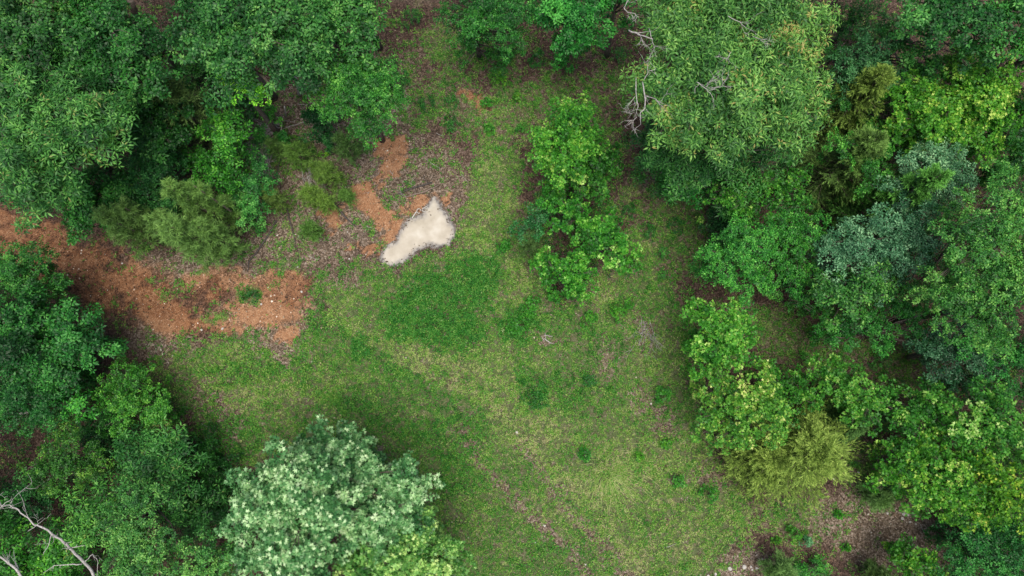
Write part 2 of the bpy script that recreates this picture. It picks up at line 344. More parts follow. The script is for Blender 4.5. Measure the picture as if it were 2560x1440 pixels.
# ------------------------------------------------------------------ broadleaf trees
SP = {  # template, L, width, leaves, density, tilt
 'oak':  (KITE, .150, .50, 8, 27, (50, 98), 'oak', .34, .16),
 'fine': (KITE, .10, .50, 8, 42, (40, 100), 'oak', .36, .16),
 'long': (KITE, .20, .27, 8, 28, (55, 112), 'long', .40, .20),
 'gum':  (STAR6, .125, .95, 6, 27, (35, 95), 'gum', .34, .36),
 'hero': (STAR10, .145, .95, 6, 30, (35, 95), 'hero', .30, .44),
 'blue': (KITE, .125, .42, 9, 30, (50, 100), 'blue', .38, .26),
}
DENS = .95
def HS(z): return z*.70 if z <= 8 else (z*.66 if z <= 9.7 else z*.76)
def make_lobes(blobs, sp):
    lobes = []
    for (px, py, r, zt) in blobs:
        r = r*(1.2 if zt < 6.4 else 1.09)
        k0 = mpp(px, py, zt); R = r*k0; rz = min(R*.8, zt*.42); zc = zt-rz
        c = at(px, py, zc); R = r*mpp(px, py, zc)
        K = int(np.clip(6+R*R*3.6, 7, 30)); lr = np.clip(R*.30, .22, .58)
        for i in range(K):
            q = (i+.5)/K; zz = 1-1.35*q; a = i*2.39996+rng.uniform(-.5, .5); h = math.sqrt(max(0, 1-zz*zz))
            rr = (R-lr*.8)*rng.uniform(.6, 1.22)
            p = c+np.array((h*math.cos(a)*rr, h*math.sin(a)*rr, zz*(rz-lr*.35)*rng.uniform(.35, 1.25)))
            lobes.append((p, lr*rng.uniform(.62, 1.35), c))
        for i in range(K//4 if zt < 6.2 else (K//2 if (px > 2250 and py < 700) else 0)):
            a = rng.uniform(0, 6.283); zs = rng.uniform(.25, .8)*max(zc-rz*.3, .3); q = R*rng.uniform(.15, .6)*(.55+.45*zs/zc)
            lobes.append((np.array((c[0]+q*math.cos(a), c[1]+q*math.sin(a), max(zs, .35))), lr*rng.uniform(.8, 1.3), c))
        lobes.append((c+np.array((0, 0, rz*.3)), lr*1.2, c))
    return lobes
def tree(label, sp, blobs, tone=(1, 1, 1), tip=0.0, name='broadleaf_tree', dens=1.0, cat='tree', group='trees of the woodland around the clearing', hole=0.0):
    T, L, W, n, dn, tilt, mat, vb, vtip = SP[sp]
    blobs = [(a, b, q, HS(z)) for a, b, q, z in blobs]
    lobes = make_lobes(blobs, sp)
    b0 = blobs[0]; c0 = lobes[-1][2] if len(blobs) == 1 else at(b0[0], b0[1], b0[3]*.6)
    base = np.array((c0[0], c0[1], float(gz(c0[0], c0[1])))); r = root(name, label, cat, tuple(base), group)
    PP = []; AA = []; VB = []
    ztop = max(l[0][2]+l[1] for l in lobes)
    for (p, lr, c) in lobes:
        N = max(6, int(2*math.pi*lr*lr*dn*dens*DENS)); z = rng.uniform(-.35, 1, N); a = rng.uniform(0, 6.283, N); h = np.sqrt(1-z*z)
        d = np.stack((h*np.cos(a), h*np.sin(a), z), 1)
        rad = lr*(1-.42*rng.random(N)**1.4)*(.78+.5*vnoise(a*1.3+p[0]*3, z*2.5+p[1]*3, 3))
        out = unit(p-c+d*lr*.6)
        o_ = unit((p-c)*np.array((1, 1, .5))+np.array((0, 0, .05))); E = d*rad[:, None]*np.array((1, 1, .66)); al = E@o_
        P = p+E*.86+o_[None]*(al*.62)[:, None]; P[:, 2] -= .10*(al/lr)**2
        A = unit(d*.55+out*.35+np.array((0, 0, .75))+rng.normal(0, .25, (N, 3)))
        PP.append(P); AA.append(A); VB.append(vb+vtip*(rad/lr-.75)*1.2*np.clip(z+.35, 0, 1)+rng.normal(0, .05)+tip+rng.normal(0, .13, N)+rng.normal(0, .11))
    P = np.concatenate(PP); A = np.concatenate(AA); vbv = np.concatenate(VB)
    keep = P[:, 2] > base[2]+.15; P = P[keep]; A = A[keep]; vbv = vbv[keep]
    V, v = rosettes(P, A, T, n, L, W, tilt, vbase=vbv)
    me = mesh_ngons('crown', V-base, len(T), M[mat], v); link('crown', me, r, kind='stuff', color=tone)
    tb = Tubes(); zt = ztop-base[2]; R0 = .035+.011*zt
    zc = zt*.78; lean = rng.normal(0, .12, 2)
    tp = [base+np.array((lean[0]*f*2, lean[1]*f*2, zc*f-(.1 if f == 0 else 0))) for f in (0, .15, .4, .7, 1)]
    tb.tube(tp, [R0*1.35, R0, R0*.85, R0*.6, R0*.25], 7)
    me = tb.mesh('trunk', M['bark'], base); link('trunk', me, r)
    lb = Tubes()
    for (p, lr, c) in lobes:
        f = np.clip((p[2]-base[2])/zc-.28, .15, .95); s = base+np.array((lean[0]*f*2, lean[1]*f*2, zc*f))
        m1 = s*.6+p*.4+np.array((0, 0, -.1))+rng.normal(0, .08, 3); m2 = s*.25+p*.75+rng.normal(0, .08, 3)
        lb.tube([s, m1, m2, p+np.array((0, 0, lr*.3))], [R0*.38, R0*.26, R0*.16, .008], 4)
        for _ in range(3):
            e = p+unit(rng.normal(0, 1, 3))*lr*.8; lb.tube([m2, (m2+e)/2+rng.normal(0, .05, 3), e], [R0*.12, R0*.08, .005], 3)
    link('limbs', lb.mesh('limbs', M['bark'], base), r, kind='stuff')
    return r, P, A

# ------------------------------------------------------------------ cedars and pines
def needles(seg_p, seg_d, n, L, W, spread, vb, r=rng):
    N = len(seg_p)*n; P = np.repeat(seg_p, n, 0); D = np.repeat(unit(seg_d), n, 0)
    P = P+D*(r.random(N)*.10)[:, None]
    u = unit(D+r.normal(0, spread, (N, 3))); nr = np.array((0, 0, 1.))+r.normal(0, .5, (N, 3))
    return place(KITE, P, u, nr, L*r.uniform(.6, 1.25, N), W), np.clip(np.repeat(vb, n)+r.normal(0, .13, N), 0, 1)
def cedar(label, blobs, tone=(1, 1, 1), name='cedar_tree', group='cedar trees at the clearing edge', vb=.42, dens=1.0):
    b0 = blobs[0]; c0 = at(b0[0], b0[1], b0[3]*.45)
    base = np.array((c0[0], c0[1], float(gz(c0[0], c0[1])))); r = root(name, label, 'tree', tuple(base), group)
    lb = Tubes(); SP_, SD, SV = [], [], []; tk = Tubes()
    for (px, py, rp, zt) in blobs:
        zt *= .72; c = at(px, py, zt*.45); R = rp*mpp(px, py, zt*.45); bz = np.array((c[0], c[1], float(gz(c[0], c[1]))))
        tk.tube([bz+(0, 0, -.1), bz+(.05, 0, zt*.5), bz+(0, 0, zt)], [.05+.01*zt, .05, .012], 6)
        K = int(34*dens+R*22*dens)
        for i in range(K):
            f = (i+.5)/K; a = i*2.39996+rng.uniform(-.4, .4); ln = R*(1.15-.95*f**1.4)*rng.uniform(.72, 1.15)
            z0 = zt*(.10+.88*f); s = bz+(0, 0, z0); rise = .35+.9*f
            d = unit(np.array((math.cos(a), math.sin(a), rise*.55)))
            pts = [s]; dd = d.copy(); k = 7
            for j in range(k):
                dd = dd+rng.normal(0, .09, 3); dd[2] += .03-.055*(1-f); dd = unit(dd); pts.append(pts[-1]+dd*ln/k)
            lb.tube(pts, [.022*(1-j/(k+1))+.003 for j in range(k+1)], 3)
            for j in range(1, k+1):
                fr = j/k; m = 5
                for q in range(m):
                    sd = unit(dd*1.0+rng.normal(0, .48, 3)+np.array((0, 0, .10))); l2 = ln*.34*(1.15-.6*fr)+.14
                    p = pts[j]-(pts[j]-pts[j-1])*rng.random()
                    for t in (.15, .4, .65, .9):
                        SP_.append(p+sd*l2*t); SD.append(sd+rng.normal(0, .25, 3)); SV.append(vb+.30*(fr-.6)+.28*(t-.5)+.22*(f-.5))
    V, v = needles(np.array(SP_), np.array(SD), 5, .125, .14, .30, np.array(SV))
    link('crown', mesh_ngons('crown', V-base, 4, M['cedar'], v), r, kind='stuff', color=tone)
    link('trunk', tk.mesh('trunk', M['brownwood'], base), r); link('limbs', lb.mesh('limbs', M['brownwood'], base), r, kind='stuff')
    return r
def pine(label, blobs, tone=(1, 1, 1), L=.17, name='young_pine', group='young pines beside the dirt track', den=1.0):
    b0 = blobs[0]; c0 = at(b0[0], b0[1], b0[3]*.5)
    base = np.array((c0[0], c0[1], float(gz(c0[0], c0[1])))); r = root(name, label, 'tree', tuple(base), group)
    lb = Tubes(); P, D, V_ = [], [], []; tk = Tubes()
    for (px, py, rp, zt) in blobs:
        rp = rp*1.2; c = at(px, py, zt*.6); R = rp*mpp(px, py, zt*.6); bz = np.array((c[0], c[1], float(gz(c[0], c[1]))))
        tk.tube([bz+(0, 0, -.05), bz+(.03, 0, zt*.5), bz+(0, 0, zt)], [.02+.012*zt, .02+.005*zt, .01], 5)
        K = int(10+R*24*den)
        for i in range(K):
            f = (i+.5)/K; a = i*2.39996+rng.uniform(-.3, .3); ln = R*(1.15-.8*f)*rng.uniform(.45, 1.2)
            s = bz+(0, 0, zt*(.2+.78*f)); d = unit(np.array((math.cos(a), math.sin(a), .35+.6*f)))
            pts = [s]; dd = d.copy()
            for j in range(5): dd = unit(dd+rng.normal(0, .08, 3)+(0, 0, .05)); pts.append(pts[-1]+dd*ln/5)
            lb.tube(pts, [.014, .012, .010, .008, .006, .004], 3)
            for j in range(2, 6):
                for t in (0, .33, .66):
                    q = pts[j]*(1-t)+pts[j-1]*t
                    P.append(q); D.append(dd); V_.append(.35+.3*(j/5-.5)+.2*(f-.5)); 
                    if j > 3 or R > .8:
                        w = q+rng.normal(0, .11, 3); P.append(w); D.append(unit(dd+rng.normal(0, .5, 3))); V_.append(.4+rng.normal(0, .1))
    V, v = needles(np.array(P), np.array(D), 12, L, .085, .62, np.array(V_))
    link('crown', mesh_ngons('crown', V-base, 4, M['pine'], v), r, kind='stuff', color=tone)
    link('trunk', tk.mesh('trunk', M['brownwood'], base), r); link('limbs', lb.mesh('limbs', M['brownwood'], base), r, kind='stuff')
    return r

# ------------------------------------------------------------------ GROUND
def axis_(a, b, st_, far):
    c = list(np.arange(a, b+1e-6, st_)); s = st_; x = c[-1]; up = []
    while x < far: s *= 1.35; x += s; up.append(x)
    s = st_; x = c[0]; dn = []
    while x > -far: s *= 1.35; x -= s; dn.append(x)
    return np.array(dn[::-1]+c+up)
gx = axis_(-24, 24, .11, 600); gy = axis_(-11, 20, .11, 600)
GX, GY = np.meshgrid(gx, gy); fx_, fy_ = GX.ravel(), GY.ravel()
cxc = np.clip(fx_, -60, 60); cyc = np.clip(fy_, -30, 40)
F = fields(cxc, cyc); Z = gz(cxc, cyc, F['sdp'])
nx, ny = len(gx), len(gy)
ii, jj = np.meshgrid(np.arange(nx-1), np.arange(ny-1)); a0 = (jj*nx+ii).ravel()
faces = np.stack((a0, a0+1, a0+nx+1, a0+nx), 1).astype(np.int32)
me = bpy.data.meshes.new('ground'); me.vertices.add(nx*ny); me.vertices.foreach_set('co', np.stack((fx_, fy_, Z), 1).astype(np.float32).ravel())
me.loops.add(faces.size); me.loops.foreach_set('vertex_index', faces.ravel()); me.polygons.add(len(faces)); me.polygons.foreach_set('loop_start', np.arange(0, faces.size, 4, dtype=np.int32))
for nm, arr in (('green', F['g']), ('clay', F['clay']), ('bleach_shade', F['bleach_shade']), ('wet', (1-sst(-8, 3, F['sdp']))*.9)):
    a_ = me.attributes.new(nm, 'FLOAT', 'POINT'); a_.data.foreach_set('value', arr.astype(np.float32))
me.update(); me.polygons.foreach_set('use_smooth', np.ones(len(faces), bool)); me.materials.append(M['ground'])
link('ground', me, kind='structure')
# puddle water
pc = [at(a, b, -.03) for a, b in PUD]; x0, x1 = min(p[0] for p in pc)-.3, max(p[0] for p in pc)+.3; y0, y1 = min(p[1] for p in pc)-.3, max(p[1] for p in pc)+.3
wx_ = np.arange(x0, x1, .05); wy_ = np.arange(y0, y1, .05); WX, WY = np.meshgrid(wx_, wy_); w_, h_ = len(wx_), len(wy_)
pxx, pyy = to_px(WX.ravel(), WY.ravel()); sdv = poly_sd(pxx, pyy, PUD)
sdv2 = sdv+(fbm(WX.ravel()*5, WY.ravel()*5, 4)-.5)*14
dep = .10*(1-sst(-13, 15, sdv2))-.006
ii, jj = np.meshgrid(np.arange(w_-1), np.arange(h_-1)); a0 = (jj*w_+ii).ravel(); fc = np.stack((a0, a0+1, a0+w_+1, a0+w_), 1)
fc = fc[(dep[fc] > -.004).any(1)]
me = bpy.data.meshes.new('puddle_water'); me.from_pydata([(x, y, -.03) for x, y in zip(WX.ravel(), WY.ravel())], [], fc.tolist())
a_ = me.attributes.new('depth', 'FLOAT', 'POINT'); a_.data.foreach_set('value', dep.astype(np.float32)); me.materials.append(M['water'])
link('puddle_water', me, kind='structure')

# ------------------------------------------------------------------ TREES (px, py, radius px, top height)
def I(v): return (v, v, v)
tree('large oak filling the top left corner of the wood', 'oak', [(50,50,150,13),(20,200,110,12),(130,110,110,12.4)], (.85,.98,.85), .02)
tree('broad dark green oak with rosette leaves left of the leaning trunks', 'oak', [(270,70,110,12),(330,150,100,12),(230,190,120,11.5),(370,190,60,11)], (.62,.92,.72), -.03)
tree('yellow tipped tree with slender leaves at the left edge', 'long', [(60,300,120,13),(60,420,115,13.2),(190,340,110,12.5),(240,290,90,12),(110,480,80,12),(160,240,80,12.3)], (.72,1.0,.78), .03)
tree('dark oak between the left edge tree and the grey green cedar', 'oak', [(350,280,100,9),(300,230,90,9.5),(390,340,60,8)], (.55,.82,.6), -.06)
tree('wide oak with small pale tips at the top left of centre', 'oak', [(560,80,130,12.5),(680,60,130,13),(620,150,110,12),(720,150,90,12),(510,40,80,12)], (.8,1.0,.95), .04)
tree('oak crown right of the wide pale tipped oak above the clay patch', 'oak', [(830,60,100,12),(900,50,80,11.5),(790,150,70,11),(880,130,60,10)], (.82,1.05,.9), .05)
tree('round bright green maple just above the orange clay patch', 'fine', [(900,235,108,10.5),(865,190,64,10.5),(940,275,66,10),(915,170,54,10),(960,215,46,9.6)], (.9,1.25,.85), .07, dens=1.35)
tree('small vivid yellow green sapling under the wide oak', 'fine', [(590,212,45,11),(642,235,28,10)], (1.7,2.1,.7), .16, name='young_tree')
tree('dark shrub just below the vivid yellow green sapling', 'fine', [(605,255,52,3.4)], (.5,.8,.75), -.06, name='shrub', cat='shrub')
cedar('grey green cedar among the oaks on the left', [(472,290,72,10.5)], (.78,1.0,1.05), vb=.48)
tree('bright green slender tree right of the grey green cedar', 'oak', [(560,340,55,6.5),(545,300,40,6),(575,385,40,5.5)], (1.0,1.45,.7), .06, name='young_tree')
tree('low bright green tree above the large olive pine', 'oak', [(535,430,52,5),(500,400,36,4.5),(565,455,34,4.2)], (.9,1.35,.65), .04, name='young_tree')
tree('blue green fine leaved tree left of the low bright tree', 'fine', [(395,450,75,5.5),(350,400,45,5),(430,510,45,4.8)], (.6,.95,.95), 0)
tree('green tree with a bright crown above the dirt track', 'oak', [(210,500,80,6),(180,450,60,6),(230,545,52,5.2),(290,480,60,5)], (.68,1.08,.8), .0)
tree('yellowish bush in the gap between the left edge tree and the cedar', 'fine', [(365,355,34,4)], (1.2,1.3,.6), .05, name='shrub', cat='shrub')
tree('teal green small tree at the right end of the tree row', 'fine', [(630,462,50,4.2),(648,420,35,3.8)], (.75,1.15,1.1), .04, name='young_tree')
tree('pale teal low tree just right of the large olive pine', 'fine', [(617,525,48,3.8),(590,500,30,3.4)], (.9,1.3,1.2), .08, name='young_tree')
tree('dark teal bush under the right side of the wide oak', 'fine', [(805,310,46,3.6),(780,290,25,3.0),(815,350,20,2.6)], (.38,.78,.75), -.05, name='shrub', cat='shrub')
tree('light green sapling at the tip of the fallen brush', 'fine', [(672,288,24,3)], (1.2,1.6,.8), .06, name='young_tree')
tree('teal shrub between the brush pile and the small pines', 'fine', [(650,345,22,2.0),(707,345,14,1.6)], (.8,1.3,1.0), .02, name='shrub', cat='shrub')
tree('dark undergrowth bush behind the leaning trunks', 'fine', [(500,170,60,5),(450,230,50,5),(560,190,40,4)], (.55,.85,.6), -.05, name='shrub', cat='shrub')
pine('large olive pine bulging over the dirt track', [(490,600,74,5.2),(440,575,46,4.6),(545,595,46,4.6)], (1.25,1.6,1.3), .20)
pine('olive pine behind the large one beside the teal trees', [(495,515,44,6.2),(550,510,30,5.6)], (1.15,1.5,1.1), .20)
pine('dull olive pine left of the large one above the track', [(320,570,50,4.8),(360,545,38,4.8)], (1.05,1.35,1.1), .20)
pine('small round pine above the forked dark branches', [(690,502,27,2.0)], (1.0,1.15,.8))
pine('bright small pine left of the charred log', [(782,492,28,1.9),(815,508,20,1.5)], (1.2,1.45,.8))
pine('lone small pine on the leaf litter left of the puddle', [(778,577,24,1.5)], (.85,1.25,.8))
pine('bright pine seedling above the charred log', [(825,440,30,2.2),(800,430,18,1.8)], (1.1,1.35,.8))
pine('pine seedling with bare lower twigs among the brush', [(748,390,32,2.2)], (1.0,1.35,.8))
pine('dark pine seedling below the round bright maple', [(870,375,34,2.6)], (.7,1.0,.8))
pine('tiny pine tuft at the left edge of the clay patch', [(866,492,14,.8)], (.9,1.3,.8))
pine('small pine seedling below the brush pile', [(690,370,22,1.6)], (.8,1.1,.8))
# left lower
tree('tree at the left edge just under the dirt track', 'fine', [(55,690,75,7),(20,650,50,6.5),(100,720,50,6)], (.75,1.1,.85), .02)
tree('blue green tree right of the left edge below the leaf litter', 'oak', [(180,830,66,7.5),(220,870,50,7),(130,800,45,6.5)], (.6,1.05,.9), .03)
tree('dark oak at the left edge below the track side tree', 'oak', [(60,880,95,8),(30,800,80,8),(130,930,80,7.5)], (.55,.95,.72), -.03)
tree('dark green tree at the left edge level with the pale trunk', 'fine', [(50,990,85,8),(100,1040,50,6)], (.55,.95,.75), -.02)
tree('yellow tinged round tree jutting into the grass on the left', 'fine', [(330,1010,75,5.5),(290,960,50,5),(380,1040,48,4.8),(350,940,34,4.4)], (.95,1.25,.65), .05)
tree('vivid small sapling in front of the dark gap on the left', 'oak', [(195,1015,38,6.5)], (.95,1.6,.85), .06, name='young_tree')
tree('dark bush under the yellow tinged round tree', 'fine', [(230,1090,60,3.8),(270,1060,40,3.5)], (.45,.75,.75), -.06, name='shrub', cat='shrub')
tree('olive green tree above the dark gap at the lower left', 'fine', [(170,1160,70,6.5),(225,1180,52,6.2),(110,1180,50,6)], (.9,1.0,.6), .0)
tree('teal bush at the left edge above the dead limb', 'fine', [(50,1250,60,5.5),(100,1280,40,5)], (.5,.85,.85), -.04, name='shrub', cat='shrub')
tree('mid green tree with drooping leaves right of the olive tree', 'long', [(400,1110,60,6),(360,1170,70,6.5),(430,1160,55,6),(420,1230,60,6)], (.62,1.0,.75), -.02)
tree('bright green tree above the dead limb at the lower left', 'long', [(240,1290,70,8),(190,1340,60,7.5),(290,1260,50,7.5)], (.8,1.15,.65), .02)
tree('grey green oak with bare twigs left of the pale sweetgum', 'fine', [(350,1250,60,9.5),(320,1330,72,9.5),(380,1380,66,9),(330,1420,60,9)], (1.15,1.25,1.25), .12)
tree('low dark bush in the grass left of the pale sweetgum', 'fine', [(520,1160,70,2.4),(500,1230,70,2.8),(560,1230,40,2.2)], (.5,.82,.55), -.04, name='shrub', cat='shrub')
tree('dark green bush between the grey green oak and the pale sweetgum', 'long', [(510,1290,60,4),(450,1290,55,4.5)], (.5,.85,.65), -.04, name='shrub', cat='shrub')
tree('grey green small oak touching the pale sweetgum on its left', 'fine', [(520,1385,62,8.5),(480,1420,50,8),(570,1400,46,8)], (1.1,1.25,1.2), .10)
tree('yellow green tree in the bottom left corner beneath the dead limb', 'oak', [(40,1410,90,7.5),(130,1400,70,7)], (1.0,1.35,.6), .04)
# hero
HB = [(730,1200,100,10.0),(825,1115,66,8.6),(885,1120,44,7.8),(690,1290,95,10.2),(790,1260,95,10.6),(740,1380,95,10.2),(900,1200,70,9.2),(985,1225,72,8.7),(1000,1300,56,8.4),(880,1310,80,9.6),(640,1210,50,9.2),(620,1320,56,9.2),(1010,1260,44,8.0),(800,1200,80,10.2),(950,1330,60,8.8),(640,1400,50,9)]
hero, HP, HA = tree('large pale sweetgum with whitish star leaves at the bottom', 'hero', HB, (1,1,1), .06, name='sweetgum_tree', dens=1.3)
# three hundred single leaves of the pale sweetgum
lp = mesh_ngons('leaf', place(STAR10, np.zeros((1, 3)), np.array([(1., 0, 0)]), np.array([(0, 0, 1.)]), [1.0], .95), 10, M['hero'], [.90])
order = np.argsort(-HP[:, 2]+rng.random(len(HP))*1.4)[:900]
pick = rng.choice(order, 300, replace=False)
hb = np.array(hero.location)
for i in pick:
    o = bpy.data.objects.new('leaf', lp); COL.objects.link(o); o.parent = hero
    u = unit(rng.normal(0, 1, 3)*np.array((1, 1, .35))); n = unit(np.array((0, 0, 1.))+rng.normal(0, .3, 3)); s = unit(np.cross(n, u)); nn = np.cross(u, s)
    m = Matrix(((u[0], s[0], nn[0], 0), (u[1], s[1], nn[1], 0), (u[2], s[2], nn[2], 0), (0, 0, 0, 1)))
    o.matrix_local = Matrix.Translation(Vector(HP[i]-hb+HA[i]*.07)) @ m @ Matrix.Scale(float(rng.uniform(.12, .17)), 4)
tree('yellow tipped sweetgum leaning against the pale one at the bottom', 'hero', [(960,1400,85,8.6),(1050,1350,60,7.6),(1080,1420,66,7.6),(1000,1320,50,7.4),(890,1430,60,8.2),(1120,1450,56,7.2),(1060,1285,34,6.8)], (1.05,1.05,.62), .03, name='sweetgum_tree')
# top centre
tree('dark green rounded tree at the top centre', 'fine', [(1190,40,70,8),(1250,60,70,8),(1160,80,42,6.5),(1280,20,52,8),(1290,95,32,6)], (.6,1.05,.72), -.01)
tree('teal green tree at the top right of the dark rounded one', 'oak', [(1420,60,66,8),(1480,30,66,8.5),(1400,10,60,8.5),(1450,90,40,7),(1350,40,28,7)], (.55,1.2,.85), .02)
tree('teal tree crown cut by the top edge left of the largest tree', 'oak', [(1560,-20,60,9)], (.6,1.15,.85), .02)
# big right
bigt, BP, BA = tree('largest tree with slender pale green leaves and dead grey limbs', 'long', [(1800,60,140,14),(1700,40,100,13.5),(1920,60,120,13.5),(1720,180,120,13.5),(1850,200,140,13.8),(1970,170,90,13),(1680,300,85,12.5),(1790,320,110,12.5),(1910,320,105,12),(1640,200,60,12.5),(2000,260,60,12),(1630,20,60,13)], (1.0,1.12,.9), .08)
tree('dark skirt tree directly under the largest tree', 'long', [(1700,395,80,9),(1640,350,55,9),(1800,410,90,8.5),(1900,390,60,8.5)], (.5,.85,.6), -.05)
# centre sweetgums
tree('bright sweetgum standing alone at the top of the clearing', 'gum', [(1410,330,80,8),(1440,290,50,7.5),(1360,370,48,7),(1450,370,55,7),(1400,420,48,6.4)], (.88,1.08,1), .08, dens=1.25, name='sweetgum_tree', group='sweetgums in and around the clearing')
tree('darker sweetgum tucked behind the lone bright one', 'gum', [(1480,430,60,6),(1430,450,50,5.5),(1515,400,30,5.6)], (.62,.8,.75), -.08, name='sweetgum_tree', group='sweetgums in and around the clearing')
tree('blue green bush on the left of the central thicket', 'blue', [(1340,550,52,4.6)], (.55,1.15,.6), -.05, name='shrub', cat='shrub')
tree('sweetgum sapling at the top of the central thicket', 'gum', [(1420,530,50,5),(1450,560,38,5),(1380,500,26,4.2)], (.75,1.05,.95), -.01, dens=1.3, name='sweetgum_tree', group='sweetgums in and around the clearing')
tree('bright sweetgum on the right of the central thicket', 'gum', [(1520,600,55,5.5),(1550,650,34,4.6),(1490,570,26,4.8)], (.75,1.05,.95), .0, dens=1.3, name='sweetgum_tree', group='sweetgums in and around the clearing')
tree('low spreading sweetgum at the foot of the central thicket', 'gum', [(1400,670,52,4.6),(1460,680,46,4.4),(1360,660,28,3.8),(1440,730,34,3)], (.70,1.02,.9), -.02, dens=1.3, name='sweetgum_tree', group='sweetgums in and around the clearing')
pine('soft olive cedar seedling left of the central thicket', [(1322,610,32,2.6)], (.65,.9,.75), .13, name='young_cedar')
# right block
tree('blue green tree right of the largest tree near the top', 'blue', [(2160,150,66,8),(2210,190,52,7.6),(2120,190,40,7)], (.65,.95,.65), -.04)
tree('mid green bush right of the largest tree above the olive cedar', 'fine', [(2090,140,36,6),(2100,230,50,6),(2180,250,50,6)], (.6,1.0,.65), 0, name='shrub', cat='shrub')
tree('added dark shrub standing in for shade in the gap at the top right', 'fine', [(2130,50,50,4.5),(2200,70,46,4)], (.4,.8,.55), -.08, name='shrub', cat='shrub')  # added to darken the gap, which is open ground in canopy shade
tree('wide grey green oak along the top right', 'oak', [(2330,40,90,11),(2430,60,100,11.5),(2450,130,50,10),(2530,30,70,11)], (.7,1.05,.9), .02)
cedar('olive yellow cedar left of the bright sweetgum on the right', [(2110,275,80,8)], (.85,1.02,.7), vb=.50)
tree('large vivid sweetgum with yellow leaf tips at the upper right', 'gum', [(2390,270,110,9.5),(2300,300,80,9),(2460,220,80,9.5),(2480,320,70,9),(2270,230,50,8.5),(2340,360,60,8.5)], (.95,1.05,.85), .10, name='sweetgum_tree', group='sweetgums in and around the clearing')
tree('pale green tree at the right edge beside the vivid sweetgum', 'oak', [(2550,120,36,10.5),(2560,300,60,9),(2530,370,50,8.5)], (.8,1.2,.8), .05)
tree('green sapling between the olive cedar and the vivid sweetgum', 'gum', [(2210,350,40,6.5),(2180,330,30,6)], (.7,.8,.8), -.02, name='sweetgum_tree', group='sweetgums in and around the clearing')
cedar('grey cedar with bare outer twigs in the right thicket', [(2085,425,84,8.5)], (.78,1.08,.9), vb=.42)
tree('green tree behind the grey cedar in the right thicket', 'fine', [(2170,400,55,7.6),(2190,450,50,7.4),(2100,370,36,8)], (.85,1.3,.75), .06)
cedar('fresh green cedar with long arching sprays in the right thicket', [(2200,520,64,10)], (.55,1.2,.75), vb=.5)
tree('bluish green skirt tree below the largest tree', 'oak', [(1740,440,62,6.5),(1690,440,34,5.5),(1800,460,40,6)], (.5,1.1,.75), -.01)
tree('yellow green tree left of the grey cedar', 'gum', [(1930,490,62,8),(1980,450,40,7.5),(1860,480,40,7.5),(1810,500,36,7.2),(1870,530,36,7)], (.72,.9,.8), .0)
tree('dark bush in the gap above the round left tree of the right thicket', 'fine', [(1800,560,50,3.5),(1830,580,40,3.4)], (.45,.75,.75), -.06, name='shrub', cat='shrub')
tree('round green tree at the left tip of the right thicket', 'fine', [(1830,630,75,8),(1880,600,60,8),(1790,660,42,7),(1870,690,55,7)], (.85,1.4,.9), .09)
tree('green tree right of the round one in the right thicket', 'fine', [(1980,600,70,7.5),(1960,680,60,7),(2000,550,40,7)], (.75,1.25,.7), .04)
tree('upper blue green tree with silvery leaves in the right thicket', 'blue', [(2330,430,80,9.5),(2290,480,62,9.2),(2370,480,52,9),(2350,400,50,9)], (1.05,1.12,1.1), .10)
tree('lower blue green tree with silvery leaves in the right thicket', 'blue', [(2240,580,85,9.5),(2180,640,75,9),(2290,610,56,9),(2100,640,60,8.6),(2170,700,46,8.4)], (.9,1.05,1.05), .07)
tree('tall pale oak at the right edge above the middle', 'fine', [(2510,520,100,12),(2430,600,85,11.5),(2530,640,90,12),(2390,690,60,11)], (1.1,1.3,1.1), .10)
tree('tall pale oak at the right edge below the middle', 'fine', [(2440,760,85,11.5),(2520,740,80,12),(2380,780,60,10.5),(2340,720,60,10),(2480,830,60,10.5)], (1.0,1.2,.95), .08)
tree('oak with rusty leaf tips and bare twigs in the right thicket', 'oak', [(2110,750,66,9),(2180,720,60,9),(2060,720,38,8.6)], (1.0,1.15,.95), .05)
tree('green tree hanging over the bare strip on the right', 'fine', [(2170,815,66,7),(2080,815,46,6.4),(2260,780,60,7),(2290,830,36,6)], (.6,1.1,.65), .02)
tree('green bush at the left end of the bare strip on the right', 'fine', [(1960,705,42,5.5),(2010,745,38,5.5)], (.7,1.1,.7), .0, name='shrub', cat='shrub')
tree('dark teal tree beside the bare strip at the right edge', 'blue', [(2370,880,70,6.8),(2440,930,66,6.4),(2400,810,50,7)], (.42,.62,.55), -.08)
tree('green low tree right of the dark teal tree', 'fine', [(2450,860,52,7.5),(2530,900,60,7)], (.5,1.1,.75), 0)
tree('bright round sweetgum at the right edge of the grass', 'gum', [(1790,830,72,7.6),(1750,780,40,7),(1830,860,56,7.2),(1760,890,40,6.6),(1850,800,36,6.6),(1800,870,60,7)], (.85,1.05,1), .06, name='sweetgum_tree', group='sweetgums in and around the clearing')
tree('pink tipped pale sweetgum above the yellow cedar', 'gum', [(1890,1020,75,7.8),(1840,1000,60,7.4),(1930,1040,52,7.6),(1790,960,50,6.8),(1780,1060,50,6.4),(1850,1080,46,6.4)], (1.08,1.05,1.2), .11, name='sweetgum_tree', group='sweetgums in and around the clearing')
tree('green tree between the two sweetgum rows', 'gum', [(1960,965,46,6),(2010,985,42,6),(1920,930,30,5.6)], (.65,.85,.75), -.03, name='sweetgum_tree', group='sweetgums in and around the clearing')
tree('sweetgum right of the yellow cedar top', 'gum', [(2110,960,60,6.8),(2170,1010,60,7),(2060,930,36,6.2)], (.82,.95,1.0), .04, name='sweetgum_tree', group='sweetgums in and around the clearing')
